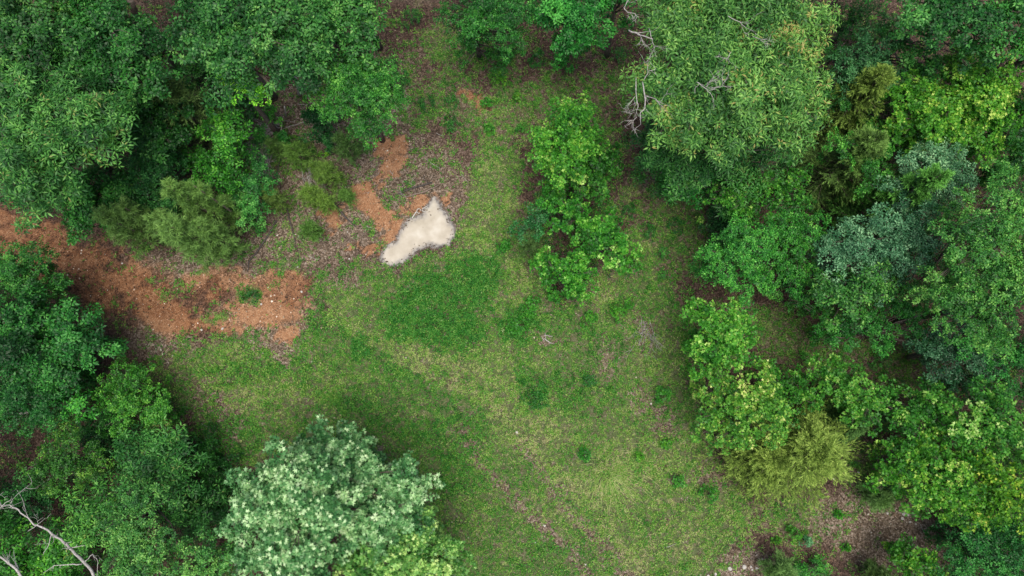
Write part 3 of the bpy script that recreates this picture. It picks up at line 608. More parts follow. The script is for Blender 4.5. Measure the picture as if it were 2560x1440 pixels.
tree('sweetgum in the middle of the lower right row', 'gum', [(2310,1020,62,6.6),(2250,1040,52,6.6),(2360,1050,46,6.4),(2320,980,28,6)], (.7,.9,.9), .0, name='sweetgum_tree', group='sweetgums in and around the clearing')
tree('pale sweetgum near the right edge of the lower row', 'gum', [(2450,1050,75,7.6),(2520,1090,60,7.6),(2410,1100,50,7),(2470,990,30,6.6)], (.85,1.0,1.2), .03, name='sweetgum_tree', group='sweetgums in and around the clearing')
tree('yellow green sweetgum over the rocky corner at the lower right', 'gum', [(2270,1130,60,6.8),(2220,1190,42,6.4),(2340,1170,75,7.4),(2300,1230,60,6.8),(2400,1220,60,7.4)], (.85,.98,.8), .02, name='sweetgum_tree', group='sweetgums in and around the clearing')
tree('golden green sweetgum at the lower right edge', 'gum', [(2480,1210,75,7.8),(2440,1280,62,7),(2530,1260,62,7.6)], (1.0,.95,.6), .05, name='sweetgum_tree', group='sweetgums in and around the clearing')
tree('olive tree behind the golden sweetgum at the right edge', 'fine', [(2520,1150,46,5.6),(2470,1140,40,5.2)], (.9,1.0,.6), 0)
tree('dark teal tree in the bottom right corner', 'fine', [(2440,1370,85,5.5),(2520,1350,75,6),(2390,1420,52,4.6),(2530,1430,60,5.5)], (.55,1.05,.9), .02)
tree('bright low tree at the bottom edge near the right corner', 'gum', [(2280,1400,46,4),(2320,1430,36,3.8),(2240,1380,22,3)], (.75,.9,.7), .02, name='sweetgum_tree', group='sweetgums in and around the clearing')
tree('dark bush beside the soft juniper at the lower right', 'fine', [(2220,1215,34,2.6)], (.4,.75,.75), -.05, name='shrub', cat='shrub')
tree('shady bush at the right edge below the tall oaks', 'fine', [(2540,980,50,5.5),(2400,960,36,4)], (.45,.85,.6), -.04, name='shrub', cat='shrub')
cedar('large yellow cedar at the lower right of the clearing', [(1985,1120,138,6.4),(1895,1140,100,4.8)], (1.08,1.22,.9), vb=.52, dens=1.3)
cedar('dark green cedar behind the large yellow cedar', [(2090,1060,48,5.2)], (.55,.9,.85), vb=.36)
pine('soft green juniper under the lower right sweetgum', [(2195,1245,28,1.8)], (1.1,1.45,1.3), .22, name='juniper_bush')
pine('soft green pine seedling at the bottom edge near the stones', [(1950,1425,34,2.0)], (1.1,1.45,1.3), .22)
pine('olive pine seedling left of the bottom right low tree', [(2190,1440,34,2.0)], (.7,.9,.7), .2)
tree('leafy bush right of the seedling at the bottom edge', 'fine', [(2005,1425,16,1.2),(2050,1420,22,1.3)], (.9,1.4,.9), .06, name='shrub', cat='shrub')
# trees just outside the frame
OUT = ['oak beyond the top left corner oak', 'slender leaved tree beyond the yellow tipped tree at the left edge', 'tree beyond the left edge below the dirt track', 'fine leaved tree beyond the left edge level with the dark gap', 'oak beyond the left edge above the second dead limb', 'oak below the bottom left corner under the dead limb', 'fine leaved tree below the grey green oak at the bottom edge', 'pale sweetgum below the large pale one outside the bottom edge', 'low tree below the bottom edge near the right corner', 'tree beyond the bottom right corner', 'sweetgum beyond the right edge beside the golden one', 'fine leaved tree beyond the right edge below the tall oaks', 'tall tree beyond the right edge beside the pale oaks', 'oak beyond the right edge beside the vivid sweetgum', 'oak beyond the top right corner', 'oak above the top edge right of the largest tree', 'slender leaved tree above the top edge behind the largest tree', 'tree above the top edge behind the dark rounded tree', 'oak above the top edge over the round bright maple', 'oak above the top edge behind the wide oak', 'oak above the top left corner oak']
for i, (a, b, r_, z, sp, t) in enumerate([(-150,60,160,12,'oak',(.8,1,.8)),(-150,330,150,12,'long',(.9,1,.7)),(-130,800,130,8,'oak',(.6,1,.8)),(-140,1050,130,8,'fine',(.6,1,.8)),(-130,1320,130,8,'oak',(.8,1.2,.6)),
    (100,1580,120,8,'oak',(.8,1.1,.7)),(380,1590,120,9,'fine',(1,1.2,1)),(740,1570,120,9,'hero',(1,1,1)),(2400,1580,110,6,'fine',(.6,1,.9)),(2690,1400,120,7,'fine',(.6,1,.9)),(2700,1150,120,8,'gum',(.9,.95,.9)),
    (2710,880,120,9,'fine',(.7,1.1,.8)),(2720,600,130,12,'fine',(1,1.2,1)),(2700,330,120,10,'oak',(.8,1.1,.8)),(2700,70,130,11,'oak',(.7,1,.9)),(2200,-130,120,10,'oak',(.6,1,.8)),(1850,-180,160,14,'long',(1,1.1,.9)),
    (1230,-130,120,9,'fine',(.6,1,.7)),(850,-150,130,12,'oak',(.8,1,.9)),(480,-150,140,13,'oak',(.7,1,.9)),(120,-160,150,13,'oak',(.8,1,.8))]):
    tree(OUT[i], sp, [(a, b, r_, z)], t, 0, dens=.6, group='woodland trees just outside the photo')

# ------------------------------------------------------------------ leaning trunks, dead limbs
def ztree(label, pts, rad, mat='bark', name='leaning_trunk', cat='dead tree', twigs=0, group=None, tw=(.4, .012), part='branch', depth=1, side=None):
    if side is not None and part == 'dead_branch': pts = [(a, b, z*.765+.25) for a, b, z in pts]
    P = [at(a, b, z) for a, b, z in pts]
    if min(q[2] for q in pts) < .3:
        for p in P: p[2] += float(gz(p[0], p[1])) if p[2] < .6 else 0
    base = P[0]; r = root(name, label, cat, tuple(base), group) if side is None else side
    off = base if side is None else np.array(side.location)
    # smooth resample
    Q = [P[0]]; Rr = [rad[0]]
    for i in range(len(P)-1):
        for t in (.33, .66, 1):
            Q.append(P[i]*(1-t)+P[i+1]*t+(rng.normal(0, .012, 3) if t < 1 else 0)); Rr.append(rad[i]*(1-t)+rad[i+1]*t)
    if mat == 'deadwood': Rr = [q*.6 for q in Rr]
    tb = Tubes(); tb.tube(Q, Rr, 7)
    link('stem' if side is None else part, tb.mesh('stem', M[mat], off), r)
    if twigs:
        tg = Tubes()
        for _ in range(twigs):
            i = rng.integers(1, len(Q)); d = Q[i]-Q[i-1]; d = unit(d)+rng.normal(0, .6, 3); d[2] = abs(d[2])*.4
            tg.grow(Q[i], d, tw[0]*rng.uniform(.5, 1.3), max(Rr[i]*.5, tw[1]*.6), depth, .5, 4)
        link('twigs', tg.mesh('twigs', M[mat], off), r, kind='stuff')
    return r
ztree('thick dark trunk leaning between the two top left oaks', [(440,172,.0),(425,130,1.6),(390,96,3.4),(345,50,5.4),(325,0,6.6)], [.2,.18,.17,.15,.12])
ztree('short grey trunk showing beneath the wide oak', [(750,240,.0),(745,215,3.2),(738,190,6)], [.15,.13,.11], 'deadwood')
ztree('pale trunk lying in the dark gap at the left edge', [(150,1007,2.6),(120,1015,3.0),(50,1035,3.2)], [.09,.10,.10], 'deadwood', name='leaning_trunk')
ztree('weathered broken stump below the short grey trunk', [(715,293,0),(711,266,1.6)], [.07,.05], 'deadwood', name='tree_stump', cat='stump')
# dead limb bottom left
dl = ztree('dead grey tree limb reaching in from the lower left edge', [(240,1450,8.3),(228,1425,8.6),(205,1400,9),(180,1375,9.4),(165,1360,9.6),(140,1342,9.8),(110,1320,10),(85,1312,10.1),(60,1288,10.2),(40,1270,10.2),(15,1263,10.3),(-20,1275,10.3)], [.075,.07,.07,.062,.058,.052,.045,.036,.03,.024,.02,.012], 'deadwood', name='dead_limb', cat='dead tree', twigs=7, tw=(.7, .012))
for pts, rad in [([(205,1410,8.9),(170,1412,9),(135,1414,9.1),(108,1432,9.2)], [.03,.022,.016,.008]), ([(212,1414,8.8),(214,1402,9),(232,1385,9.2),(245,1405,9.3),(244,1440,9.2)], [.022,.018,.014,.012,.008]),
                 ([(128,1336,9.8),(118,1370,9.7),(108,1388,9.7)], [.018,.014,.006]), ([(70,1328,10.1),(95,1310,10.3),(112,1296,10.5)], [.016,.010,.005]), ([(130,1340,9.9),(134,1344,10.0),(128,1360,9.9)], [.014,.010,.005]), ([(-10,1225,9.5),(5,1265,10.4),(12,1258,10.5),(28,1246,10.6)], [.018,.022,.016,.008])]:
    ztree('', pts, rad, 'deadwood', side=dl, part='branch', twigs=2, tw=(.3, .007))
ztree('second dead limb poking up in the bottom left corner', [(60,1450,8),(40,1422,8.2),(10,1398,8.4),(-20,1370,8.6)], [.07,.06,.05,.04], 'deadwood', name='dead_limb', cat='dead tree', twigs=5, tw=(.7, .014))
# dead limbs of the biggest tree (its parts)
for pts, rad in [([(1606,205,12.4),(1612,240,12.6),(1612,270,12.6),(1600,285,12.5),(1602,310,12.3)], [.035,.032,.028,.022,.012]), ([(1590,190,12.2),(1592,250,12.2),(1595,268,12.2),(1588,292,12.1)], [.024,.022,.018,.010]),
                 ([(1612,238,12.6),(1640,248,12.8),(1648,262,12.9),(1660,240,12.9)], [.02,.016,.012,.006]), ([(1610,200,12.5),(1622,176,12.8),(1640,172,12.9)], [.022,.016,.008]), ([(1592,292,12.1),(1570,312,12)], [.018,.006]),
                 ([(1588,240,12),(1560,272,11.9)], [.016,.005]), ([(1572,76,12.4),(1600,88,12.6),(1632,98,12.9)], [.045,.034,.02]), ([(1622,70,12.6),(1630,100,12.8),(1636,120,13)], [.02,.016,.01]), ([(1560,20,12.6),(1572,-2,12.8)], [.02,.014]),
                 ([(1560,18,12.7),(1568,30,12.7),(1588,34,12.8),(1598,46,12.7)], [.024,.018,.012,.006]), ([(1742,205,13.7),(1762,220,13.8),(1775,232,13.8),(1785,250,13.7)], [.022,.02,.014,.008]), ([(1770,226,13.8),(1800,218,13.9),(1812,208,13.9)], [.014,.010,.006]),
                 ([(1765,218,13.8),(1770,206,13.9)], [.012,.006]), ([(1820,40,14.2),(1850,55,14.2),(1866,70,14.1)], [.02,.014,.008]), ([(1828,130,14),(1820,145,14),(1815,150,14)], [.014,.010,.006]), ([(1880,90,13.9),(1900,100,13.8)], [.012,.005])]:
    ztree('', pts, rad, 'deadwood', side=bigt, part='dead_branch', twigs=4, tw=(.45, .010))
# litter area branches
ztree('long dark branch lying diagonally over the pale leaves', [(693,552,.06),(672,590,.06),(645,628,.06),(622,655,.08),(619,682,.05)], [.05,.045,.038,.032,.012], 'darkwood', name='fallen_branch', cat='branch', twigs=0)
ztree('forked dark branch running down from the small round pine', [(716,515,.08),(728,560,.07),(738,598,.06),(742,625,.04)], [.035,.03,.022,.010], 'darkwood', name='fallen_branch', cat='branch', twigs=2)
ztree('charred log lying below the bright small pine', [(818,482,.1),(840,515,.1),(865,545,.08),(890,568,.05)], [.055,.06,.05,.015], 'darkwood', name='fallen_log', cat='log', twigs=2)
ztree('dark stick running down beside the dark pine seedling', [(868,370,.3),(882,395,.15),(900,422,.08),(906,468,.04)], [.03,.028,.02,.008], 'brownwood', name='fallen_branch', cat='branch', twigs=2)
ztree('grey barked log in front of the clay strip above the puddle', [(1095,463,.1),(1065,478,.1),(1030,489,.09),(1000,498,.06)], [.035,.04,.03,.02], 'brownwood', name='fallen_log', cat='log', twigs=2)
ztree('dark thin log just behind the grey barked log', [(1080,456,.09),(1050,465,.1),(1015,478,.08),(985,490,.05)], [.035,.04,.035,.012], 'darkwood', name='fallen_log', cat='log', twigs=4)
ztree('pale stick on the litter above the two logs', [(1066,396,.05),(1078,407,.05),(1100,420,.05)], [.018,.022,.016], 'deadwood', name='fallen_branch', cat='branch')
ztree('pale stick on the litter below the weed patch at the top', [(1090,332,.05),(1110,340,.05)], [.016,.012], 'deadwood', name='fallen_branch', cat='branch')
ztree('short pale stick standing in the orange clay', [(976,428,.04),(983,440,.04)], [.018,.014], 'deadwood', name='fallen_branch', cat='branch')
ztree('thin pale stick in the weeds below the dark rounded tree', [(1175,155,.06),(1188,135,.2)], [.016,.02], 'brownwood', name='fallen_branch', cat='branch', twigs=1)
ztree('thin grey branch lying under the round maple', [(745,262,.1),(790,267,.1),(840,271,.1)], [.022,.018,.012], 'deadwood', name='fallen_branch', cat='branch', twigs=2)
ztree('pale curved branch joining the brush pile to the dark teal bush', [(700,325,.3),(730,314,.3),(768,303,.3)], [.014,.02,.016], 'deadwood', name='fallen_branch', cat='branch')
ztree('upright grey branch at the head of the brush pile', [(708,290,1.0),(704,318,.7),(697,350,.4),(702,362,.2)], [.02,.026,.022,.012], 'deadwood', name='fallen_branch', cat='branch', twigs=2)
ztree('brown branch running from the brush pile to the small round pine', [(706,375,.2),(695,415,.15),(692,440,.1),(702,470,.1)], [.028,.028,.024,.016], 'darkwood', name='fallen_branch', cat='branch', twigs=3)
ztree('broken stick in the grass at the lower left', [(505,1058,.06),(530,1072,.06),(545,1080,.05)], [.02,.018,.01], 'deadwood', name='fallen_branch', cat='branch')
for k, (a, b, c, d, w) in enumerate([(590,660,640,668,.012),(905,560,935,572,.014),(770,640,800,648,.012),(1010,150,1030,175,.016),(900,360,925,352,.012),(760,560,745,600,.014),(880,440,870,470,.012),(1150,430,1170,455,.010),(1250,150,1280,140,.012),(1590,440,1610,470,.014),(2300,1310,2320,1345,.014),(1660,1368,1690,1358,.016)]):
    ztree(['thin stick on the dirt beside the large pine','stick lying across the litter left of the clay strip','thin stick near the grass edge below the litter','stick in the brown litter at the top of the clearing','twig by the top of the orange clay patch','twig between the dark branch and the lone small pine','twig left of the lower clay patch','twig in the pale litter right of the logs','twig in the weeds below the teal tree','stick on the brown ground below the largest tree','pale stick in the shade right of the rock heap','grey stick in the grass near the bottom edge'][k], [(a,b,.04),((a+c)/2,(b+d)/2+2,.05),(c,d,.04)], [w,w*1.1,w*.6], 'deadwood' if k % 3 else 'brownwood', name='fallen_branch', cat='branch', twigs=1, tw=(.25,.008), group='sticks lying on the ground')
for k, (a, b, c, d, h) in enumerate([(930,420,60,40,.02),(960,470,60,30,.02),(880,590,60,30,.02),(640,380,60,60,.1),(740,560,60,60,.03),(660,300,50,30,.1)]):
    base = at(a, b, .05); r = root('twig_scatter', ['grey twigs strewn left of the upper clay patch','grey twigs strewn behind the two logs','grey twigs strewn over the litter left of the puddle','tangled twigs between the bright slender tree and the brush piles','thin twigs around the lone small pine','tangled twigs under the vivid yellow green sapling'][k], 'twigs', tuple(base), 'scattered dead twigs'); tb = Tubes()
    for i in range(16):
        s_ = at(a+rng.uniform(-c, c), b+rng.uniform(-d, d), .05+h*rng.random()); dd = rng.normal(0, 1, 3)*np.array((1, .7, .08)); tb.grow(s_, dd, rng.uniform(.4, 1.1), .011, 1, .25, 4, 0, (1, 3))
    link('twigs', tb.mesh('twigs', M['deadwood' if k % 2 else 'brownwood'], base), r, kind='stuff')
# brush pile fans
for k, (a, b, c, d, lab) in enumerate([(690,325,612,352,'brush of thin brown branches fanning left of the upright branch'),(688,350,618,420,'lower brush of thin grey branches fanning over the leaves'),(670,400,640,470,'narrow brush of twigs above the teal tree'),(770,425,790,470,'bare fan of pale twigs under the pine seedling')]):
    base = at(a, b, .15); r = root('brush_pile', lab, 'brush', tuple(base), 'brush piles of cut branches'); tb = Tubes(); e = at(c, d, .1)
    nb = 20 if k < 2 else 9
    for i in range(nb):
        s = base+rng.normal(0, .16, 3)*np.array((1, 1, .5)); s[2] = abs(s[2])+.05; dd = e-base; Ln = np.linalg.norm(dd)*rng.uniform(.6, 1.15)
        dd = unit(dd)+rng.normal(0, .22, 3)*np.array((1, 1, .25)); s[2] += .1; tb.grow(s, dd, Ln, .021, 2, .22, 4, .01, (2, 4))
    link('branches', tb.mesh('branches', M['deadwood'], base), r, kind='stuff')
base = at(1612, 810, 0); r = root('brush_pile', 'dead grey brush lying in the grass left of the round sweetgum', 'brush', tuple(base), 'brush piles of cut branches'); tb = Tubes()
for i in range(14):
    s = at(1612+rng.normal(0, 7), 800+rng.uniform(-10, 25), .06); e = at(1614+rng.normal(0, 14), 860+rng.uniform(-20, 25), .05); tb.grow(s, e-s, 1.1, .014, 2, .25, 4)
link('branches', tb.mesh('branches', M['deadwood'], base), r, kind='stuff')
base = at(1368, 850, 0); r = root('wood_scraps', 'pale splintered wood scraps in the grass below the weeds', 'wood scraps', tuple(base), None)
for pts, rad in [([(1360,838,.06),(1382,841,.06)], [.03,.02]), ([(1362,846,.06),(1376,858,.06)], [.05,.03]), ([(1355,842,.05),(1360,852,.05)], [.03,.02]), ([(1374,858,.05),(1386,859,.04)], [.025,.015]), ([(1362,832,.05),(1364,845,.05)], [.02,.02])]:
    ztree('', pts, rad, 'deadwood', side=r, part='splinter')

# ------------------------------------------------------------------ stones
def stone_mesh(seed):
    import bmesh
    bm = bmesh.new(); bmesh.ops.create_icosphere(bm, subdivisions=2, radius=1); rs = random.Random(seed)
    for v in bm.verts:
        v.co *= .78+.3*float(vnoise(v.co.x*1.4+seed*3+9, v.co.y*1.4+v.co.z*1.1+9, seed)); v.co.z *= .55
    me = bpy.data.meshes.new('stone'); bm.to_mesh(me); bm.free(); me.materials.append(M['stone']); return me
SM = [stone_mesh(i) for i in range(5)]
stones = [(1824,1421,.10,'bottom row of stones, leftmost and round'),(1860,1417,.11,'pale stone second from the left in the bottom row'),(1877,1417,.06,'small pale stone just right of the second bottom row stone'),(1891,1420,.06,'small grey stone at the right end of the bottom row'),(1880,1424,.05,'tiny stone below the bottom row of stones'),(1788,1434,.07,'grey stone alone left of the bottom row'),(1770,1438,.06,'dark edged stone at the bottom edge left of the row'),
 (2259,1284,.10,'pale rock at the top of the heap under the sweetgum'),(2268,1287,.09,'pale rock right of the top one in the heap'),(2256,1296,.08,'grey rock low in the heap under the sweetgum'),(2276,1305,.06,'small rock at the foot of the heap'),(2220,1284,.07,'grey rock left of the heap beside the juniper'),(2290,1310,.05,'small rock right of the heap foot'),
 (2148,1181,.07,'lone pale stone in the litter right of the yellow cedar'),(1292,1081,.07,'white stone in the grass left of the wheel rut'),(1628,1009,.05,'small white stone near the bright sapling at the right'),(1361,1314,.07,'pale stone on the left wheel rut'),(1338,1356,.05,'small pale stone left of the rut near the bottom'),(1525,1338,.05,'white stone right of the right rut'),(1464,1412,.05,'white stone on the left rut near the bottom edge'),
 (745,667,.05,'white stone on the track edge below the dark branch'),(755,730,.06,'white stone on the pale end of the track'),(653,760,.06,'white stone at the middle of the track end'),(556,822,.07,'pale round stone at the lower edge of the track'),(505,825,.06,'white stone left of the pale round one on the track'),(1093,516,.06,'pale stone at the top tip of the puddle'),(869,581,.05,'white stone on the leaf litter left of the puddle'),(873,647,.05,'white stone on the grass edge below the litter'),(307,659,.05,'white stone on the left part of the dirt track'),(98,645,.04,'small white stone near the left edge of the track')]
for k, (a, b, s, lab) in enumerate(stones):
    p = at(a, b, 0); p[2] = float(gz(p[0], p[1]))+s*.25
    o = link('stone', SM[k % 5], None, tuple(p), None, lab, 'stone', 'pale stones on the ground'); o.scale = (s, s*.85, s); o.rotation_euler = (0, 0, rng.random()*6)

# ------------------------------------------------------------------ saplings and weeds in the clearing
def plant(label, px, py, rp, h, sp='gum', tone=(1, 1, 1), tip=.02, name='sapling'):
    T, L, W, n, dn, tilt, mat, vb, vt = SP[sp]; c = at(px, py, h*.6); R = rp*mpp(px, py, h*.6)
    base = np.array((c[0], c[1], float(gz(c[0], c[1])))); r = root(name, label, 'plant', tuple(base), 'saplings and weeds growing in the clearing')
    N = int(10+R*R*95); a = rng.uniform(0, 6.283, N); rr = np.sqrt(rng.random(N))*R*(.62+.5*vnoise(a*1.2, a*0+px, 2)); z = h*(1-.75*(rr/R)**1.3)*rng.uniform(.7, 1.0, N)
    P = base+np.stack((rr*np.cos(a), rr*np.sin(a), z), 1); A = unit(np.stack((np.cos(a)*rr/R*.7, np.sin(a)*rr/R*.7, np.ones(N)), 1))
    V, v = rosettes(P, A, T, n, L*.9, W, tilt, vbase=np.full(N, vb+tip)+rng.normal(0, .08, N)+.1*(z/h))
    link('leaves', mesh_ngons('leaves', V-base, len(T), M[mat], v), r, kind='stuff', color=tone)
    tb = Tubes(); tb.tube([base, base+(0, 0, h*.8)], [.018, .007], 4)
    for i in range(min(N, 14)): tb.tube([base+(0, 0, h*.4*rng.random()), (base+P[i])/2+(0, 0, .03), P[i]], [.010, .007, .004], 3)
    link('stem', tb.mesh('stem', M['brownwood'], base), r)
    return r
G1 = (.72,.95,.85); G2 = (.5,.8,.6); G3 = (1.0,1.0,.7)
for args in [
 ('bright sapling above the small weeds at the top of the clearing',1245,190,22,1.2,'gum',G3,.05),('dark weed clump left of the pale strip at the top',1180,110,26,.5,'fine',(.6,1,.6),0),('dark leafy weed left of the reddish clay spot',1065,255,26,.6,'fine',(.45,.9,.55),-.04),
 ('leafy weed just left of the reddish clay spot',1128,250,24,.5,'fine',(.5,.95,.55),-.03),('light weed right of the reddish clay spot',1216,255,17,.7,'gum',(.6,.95,.8),-.02),('dark leafy weed below the reddish clay spot',1130,305,28,.6,'fine',(.45,.9,.5),-.04),
 ('bright low weed between the clay spot and the lone sweetgum',1222,320,18,.5,'gum',G1,0),('pale sapling at the right of the clay spot',1292,238,12,.8,'gum',G3,.02),('small weed under the maple edge at the top',1000,205,30,.8,'fine',(.5,1,.55),-.03),('weed patch beside the round maple',975,160,24,.8,'fine',(.45,.9,.55),-.05),
 ('dark green weed near the top edge of the clearing',1030,40,34,.8,'fine',(.45,.85,.5),-.05),('weedy clump left of the teal tree',1345,150,26,.6,'fine',(.45,.9,.5),-.04),('weed beside the dark trunk gap left of the largest tree',1550,130,24,.8,'fine',(.5,.95,.6),-.03),('little green weed right of the lone sweetgum',1300,320,15,.5,'fine',(.8,1.3,.6),0),
 ('bright sapling left of the central thicket cedar',1261,611,20,.9,'gum',(.6,.95,.8),0),('sapling at the lower left of the central thicket',1330,762,26,.8,'gum',(.62,.95,.8),0),('wide dark sapling clump at the end of the lush weeds',1290,812,34,.9,'gum',(.55,.85,.75),-.03),('small sapling touching the wide dark clump',1322,790,20,.8,'gum',(.68,.95,.8),0),
 ('low sapling under the central thicket',1385,735,24,.9,'gum',(.55,.9,.75),-.03),('twin sapling below the central thicket on the left',1475,795,26,.9,'gum',(.72,.95,.8),.02),('twin sapling below the central thicket on the right',1545,780,26,1.0,'gum',(.72,.95,.75),.03),('little sapling right of the twin pair',1572,762,16,.7,'gum',(.7,.95,.8),0),
 ('sapling right of the central thicket at its foot',1590,650,30,1.4,'gum',(.7,.9,.85),0),('pale weed in the shade right of the thicket',1660,630,16,.7,'fine',(.8,1.3,.9),.04),('pale weed below it near the round sweetgum',1660,682,13,.6,'fine',(.8,1.3,.8),.04),('green weed in the brown strip right of the thicket',1625,575,24,.6,'fine',(.55,1.0,.65),-.02),
 ('weed in the brown strip further up',1570,520,24,.5,'fine',(.5,.95,.6),-.04),('weed at the right side of the brown strip',1690,560,28,.6,'fine',(.45,.9,.55),-.04),
 ('bright sapling in the grass left of the pale sweetgum row',1663,985,25,1.2,'gum',(.62,.95,.85),.0),('dark sapling beside the straw tuft',1461,1137,20,.8,'gum',(.48,.85,.8),-.02),('light little sapling right of the straw tuft',1670,1112,15,.6,'gum',(.8,.98,.7),.03),('faint little sapling between the straw tuft and the light one',1601,1142,13,.5,'gum',(.9,.98,.7),.03),
 ('sapling left of the yellow cedar foot',1703,1206,19,.8,'gum',(.62,.9,.85),0),('larger sapling just below and left of the yellow cedar',1783,1238,26,1.1,'gum',(.6,.9,.8),.0),('weed in the dark grass at the centre right',1474,950,22,.5,'fine',(.45,.95,.6),-.03),('dark weed clump below the bright grass band',1335,1000,34,.5,'fine',(.42,.9,.5),-.04),
 ('pale sapling near the bottom right bare soil',1990,1340,22,.9,'gum',(.75,.95,.7),0),('grey green sapling right of the pale one',2020,1355,16,.8,'blue',(.8,1.1,.9),.04),('tiny bright weed on the pink litter at the bottom',2118,1370,9,.4,'gum',(.75,.98,.7),.02),('tiny yellow weed at the edge of the grass at the bottom',1944,1352,10,.4,'gum',(1,1,.7),.04),
 ('tiny weed on the brown grass below the cedar',2098,1290,12,.4,'gum',(.6,.95,.7),0),('yellowish weed between the pine seedlings and the dark teal bush',730,350,20,.7,'fine',(1.6,1.4,.5),.08),('yellow weed below the dark teal bush',810,385,18,.7,'fine',(1.6,1.5,.5),.08),('low green weed in the bare strip at the right',2080,980,0,0) ]:
    if args[3] == 0: continue
    plant(*args)
plant('sapling in the bare strip beside the thicket on the right', 2015, 895, 20, .8, 'fine', (.8,1.3,.6), .03)
plant('weedy sapling at the middle of the bare strip on the right', 2110, 900, 24, 1.0, 'fine', (.8,1.3,.5), .03)
plant('weed at the right end of the bare strip', 2210, 905, 30, .8, 'fine', (.6,1.1,.6), .0)
plant('bush of weeds growing where the dirt track fades', 625, 735, 0.1+26, .4, 'fine', (.4,.75,.5), -.06, name='weed_clump')

# water glints at the puddle's upper rim, modelled as pale solid curls
tb = Tubes()
for cx_, cy_, rr_, a0_, a1_ in [(770,812,22,0,300),(822,800,18,40,330),(845,778,12,0,260)]:
    pts = [at(860+(cx_+rr_*math.cos(math.radians(q)))/4.114, 330+(cy_-rr_*1.1*math.sin(math.radians(q)))/4.114, .02) for q in np.linspace(a0_, a1_, 9)]
    tb.tube(pts, [.012+.014*rng.random() for _ in pts], 5)
for a_, b_ in [((735,822),(700,885)),((745,815),(722,850)),((712,860),(700,888))]:
    pts = [at(860+(a_[0]*(1-t)+b_[0]*t+rng.normal(0, 3))/4.114, 330+(a_[1]*(1-t)+b_[1]*t)/4.114, .02) for t in np.linspace(0, 1, 5)]
    tb.tube(pts, [.015, .03, .035, .03, .015], 5)
link('glint_curls', tb.mesh('glint_curls', M['stone']), kind='stuff', label='pale solid curls standing in for water glints on the upper rim of the puddle', cat='glint_curls')
# ------------------------------------------------------------------ ground cover (uncountable)
def scatter(n, x=(-22, 22), y=(-10, 19)):
    return rng.uniform(x[0], x[1], n), rng.uniform(y[0], y[1], n)
def clip_view(x, y):
    X, Y = to_px(x, y); return (X > -200) & (X < 2760) & (Y > -160) & (Y < 1600)
# grass tufts
x, y = scatter(190000); k = clip_view(x, y); x, y = x[k], y[k]; f = fields(x, y)
nz_ = fbm(x*6, y*6, 1, 3)
k = rng.random(len(x)) < np.clip(f['g']*1.3*(.05+1.75*sst(.3, .68, nz_)), 0, 1)**1.2*(1-.55*np.clip(f['lush'], 0, 1))
x, y = x[k], y[k]; f = {a: b[k] for a, b in f.items()}; z = gz(x, y, f['sdp'])
n = 7; Np = len(x); P = np.repeat(np.stack((x, y, z), 1), n, 0)
ang = rng.uniform(0, 6.283, Np*n); el = np.radians(rng.uniform(15, 72, Np*n))
u = np.stack((np.cos(ang)*np.cos(el), np.sin(ang)*np.cos(el), np.sin(el)), 1)
hgt = np.repeat((.085+.05*f['lush']+.05*f['straw'])*(.55+.9*nz_[k]), n)*rng.uniform(.6, 1.3, Np*n)
s = unit(np.cross(u, np.array((0, 0, 1.))))*(.010+.006*rng.random(Np*n))[:, None]
P = P+rng.normal(0, .03, (Np*n, 3))*np.array((1, 1, 0))
tip = P+u*hgt[:, None]; V = np.stack((P-s, P+s, tip), 1).reshape(-1, 3)
vv = .44+.30*f['yel']-.26*f['lush']+.40*f['straw']+.6*(fbm(x*.8, y*.8, 3)-.5)+.5*(fbm(x*3.1, y*3.1, 5, 3)-.5)+rng.normal(0, .17, Np)
v = np.clip(np.repeat(vv, n)+rng.normal(0, .08, Np*n)+(rng.random(Np*n) < .10)*.45, 0, 1)
link('grass', mesh_ngons('grass', V, 3, M['grass'], v), kind='stuff', label='short patchy grass growing over the clearing', cat='grass')
# straw tuft
NT = 800; a = rng.uniform(0, 6.283, NT); rr = np.abs(rng.normal(.35, .6, NT)); c = at(1525, 1195, 0)
P = c+np.stack((np.cos(a)*rr*1.1, np.sin(a)*rr, 0*a), 1); d = unit(np.stack((np.cos(a)*.7+.35, np.sin(a)*.7-.6, .28+0*a), 1)+rng.normal(0, .22, (NT, 3))); P[:, 2] = gz(P[:, 0], P[:, 1])
s = unit(np.cross(d, np.array((0, 0, 1.))))*.010; L_ = rng.uniform(.25, .65, NT)
V = np.stack((P-s, P+s, P+d*L_[:, None]-np.array((0, 0, .04))), 1).reshape(-1, 3)
link('grass_tussock', mesh_ngons('grass_tussock', V, 3, M['grass'], np.clip(rng.normal(.78, .16, NT), 0, 1)), kind='stuff', label='tussock of long straw coloured grass beside the dark sapling', cat='grass')
# broadleaf weeds
x, y = scatter(120000); k = clip_view(x, y); x, y = x[k], y[k]; f = fields(x, y); n2 = fbm(x*3, y*3, 6, 3); n2b = fbm(x*5.5, y*5.5, 2, 2)
pr = np.clip(f['lush']*1.25*(f['g'] > .2)+.16*f['g']+.5*sst(.50, .68, n2)*(f['g'] > .10), 0, 1)*(1.5*sst(.3, .62, n2b))*(1-.8*(f['clay'] > .55))*sst(2, 12, f['sdp'])
k = rng.random(len(x)) < pr; x, y = x[k], y[k]; f = {a: b[k] for a, b in f.items()}; z = gz(x, y, f['sdp'])
P = np.stack((x, y, z+.05+.30*f['lush']*np.clip(fbm(x*5, y*5, 2, 2)-.3, 0, 1)*rng.uniform(.5, 1.2, len(x))), 1); A = unit(np.array((0, 0, 1.))+rng.normal(0, .3, P.shape))
V, v = rosettes(P, A, KITE, 6, .125, .42, (40, 90), vbase=.44+.2*f['yel']-.12*f['lush']+rng.normal(0, .13, len(x)))
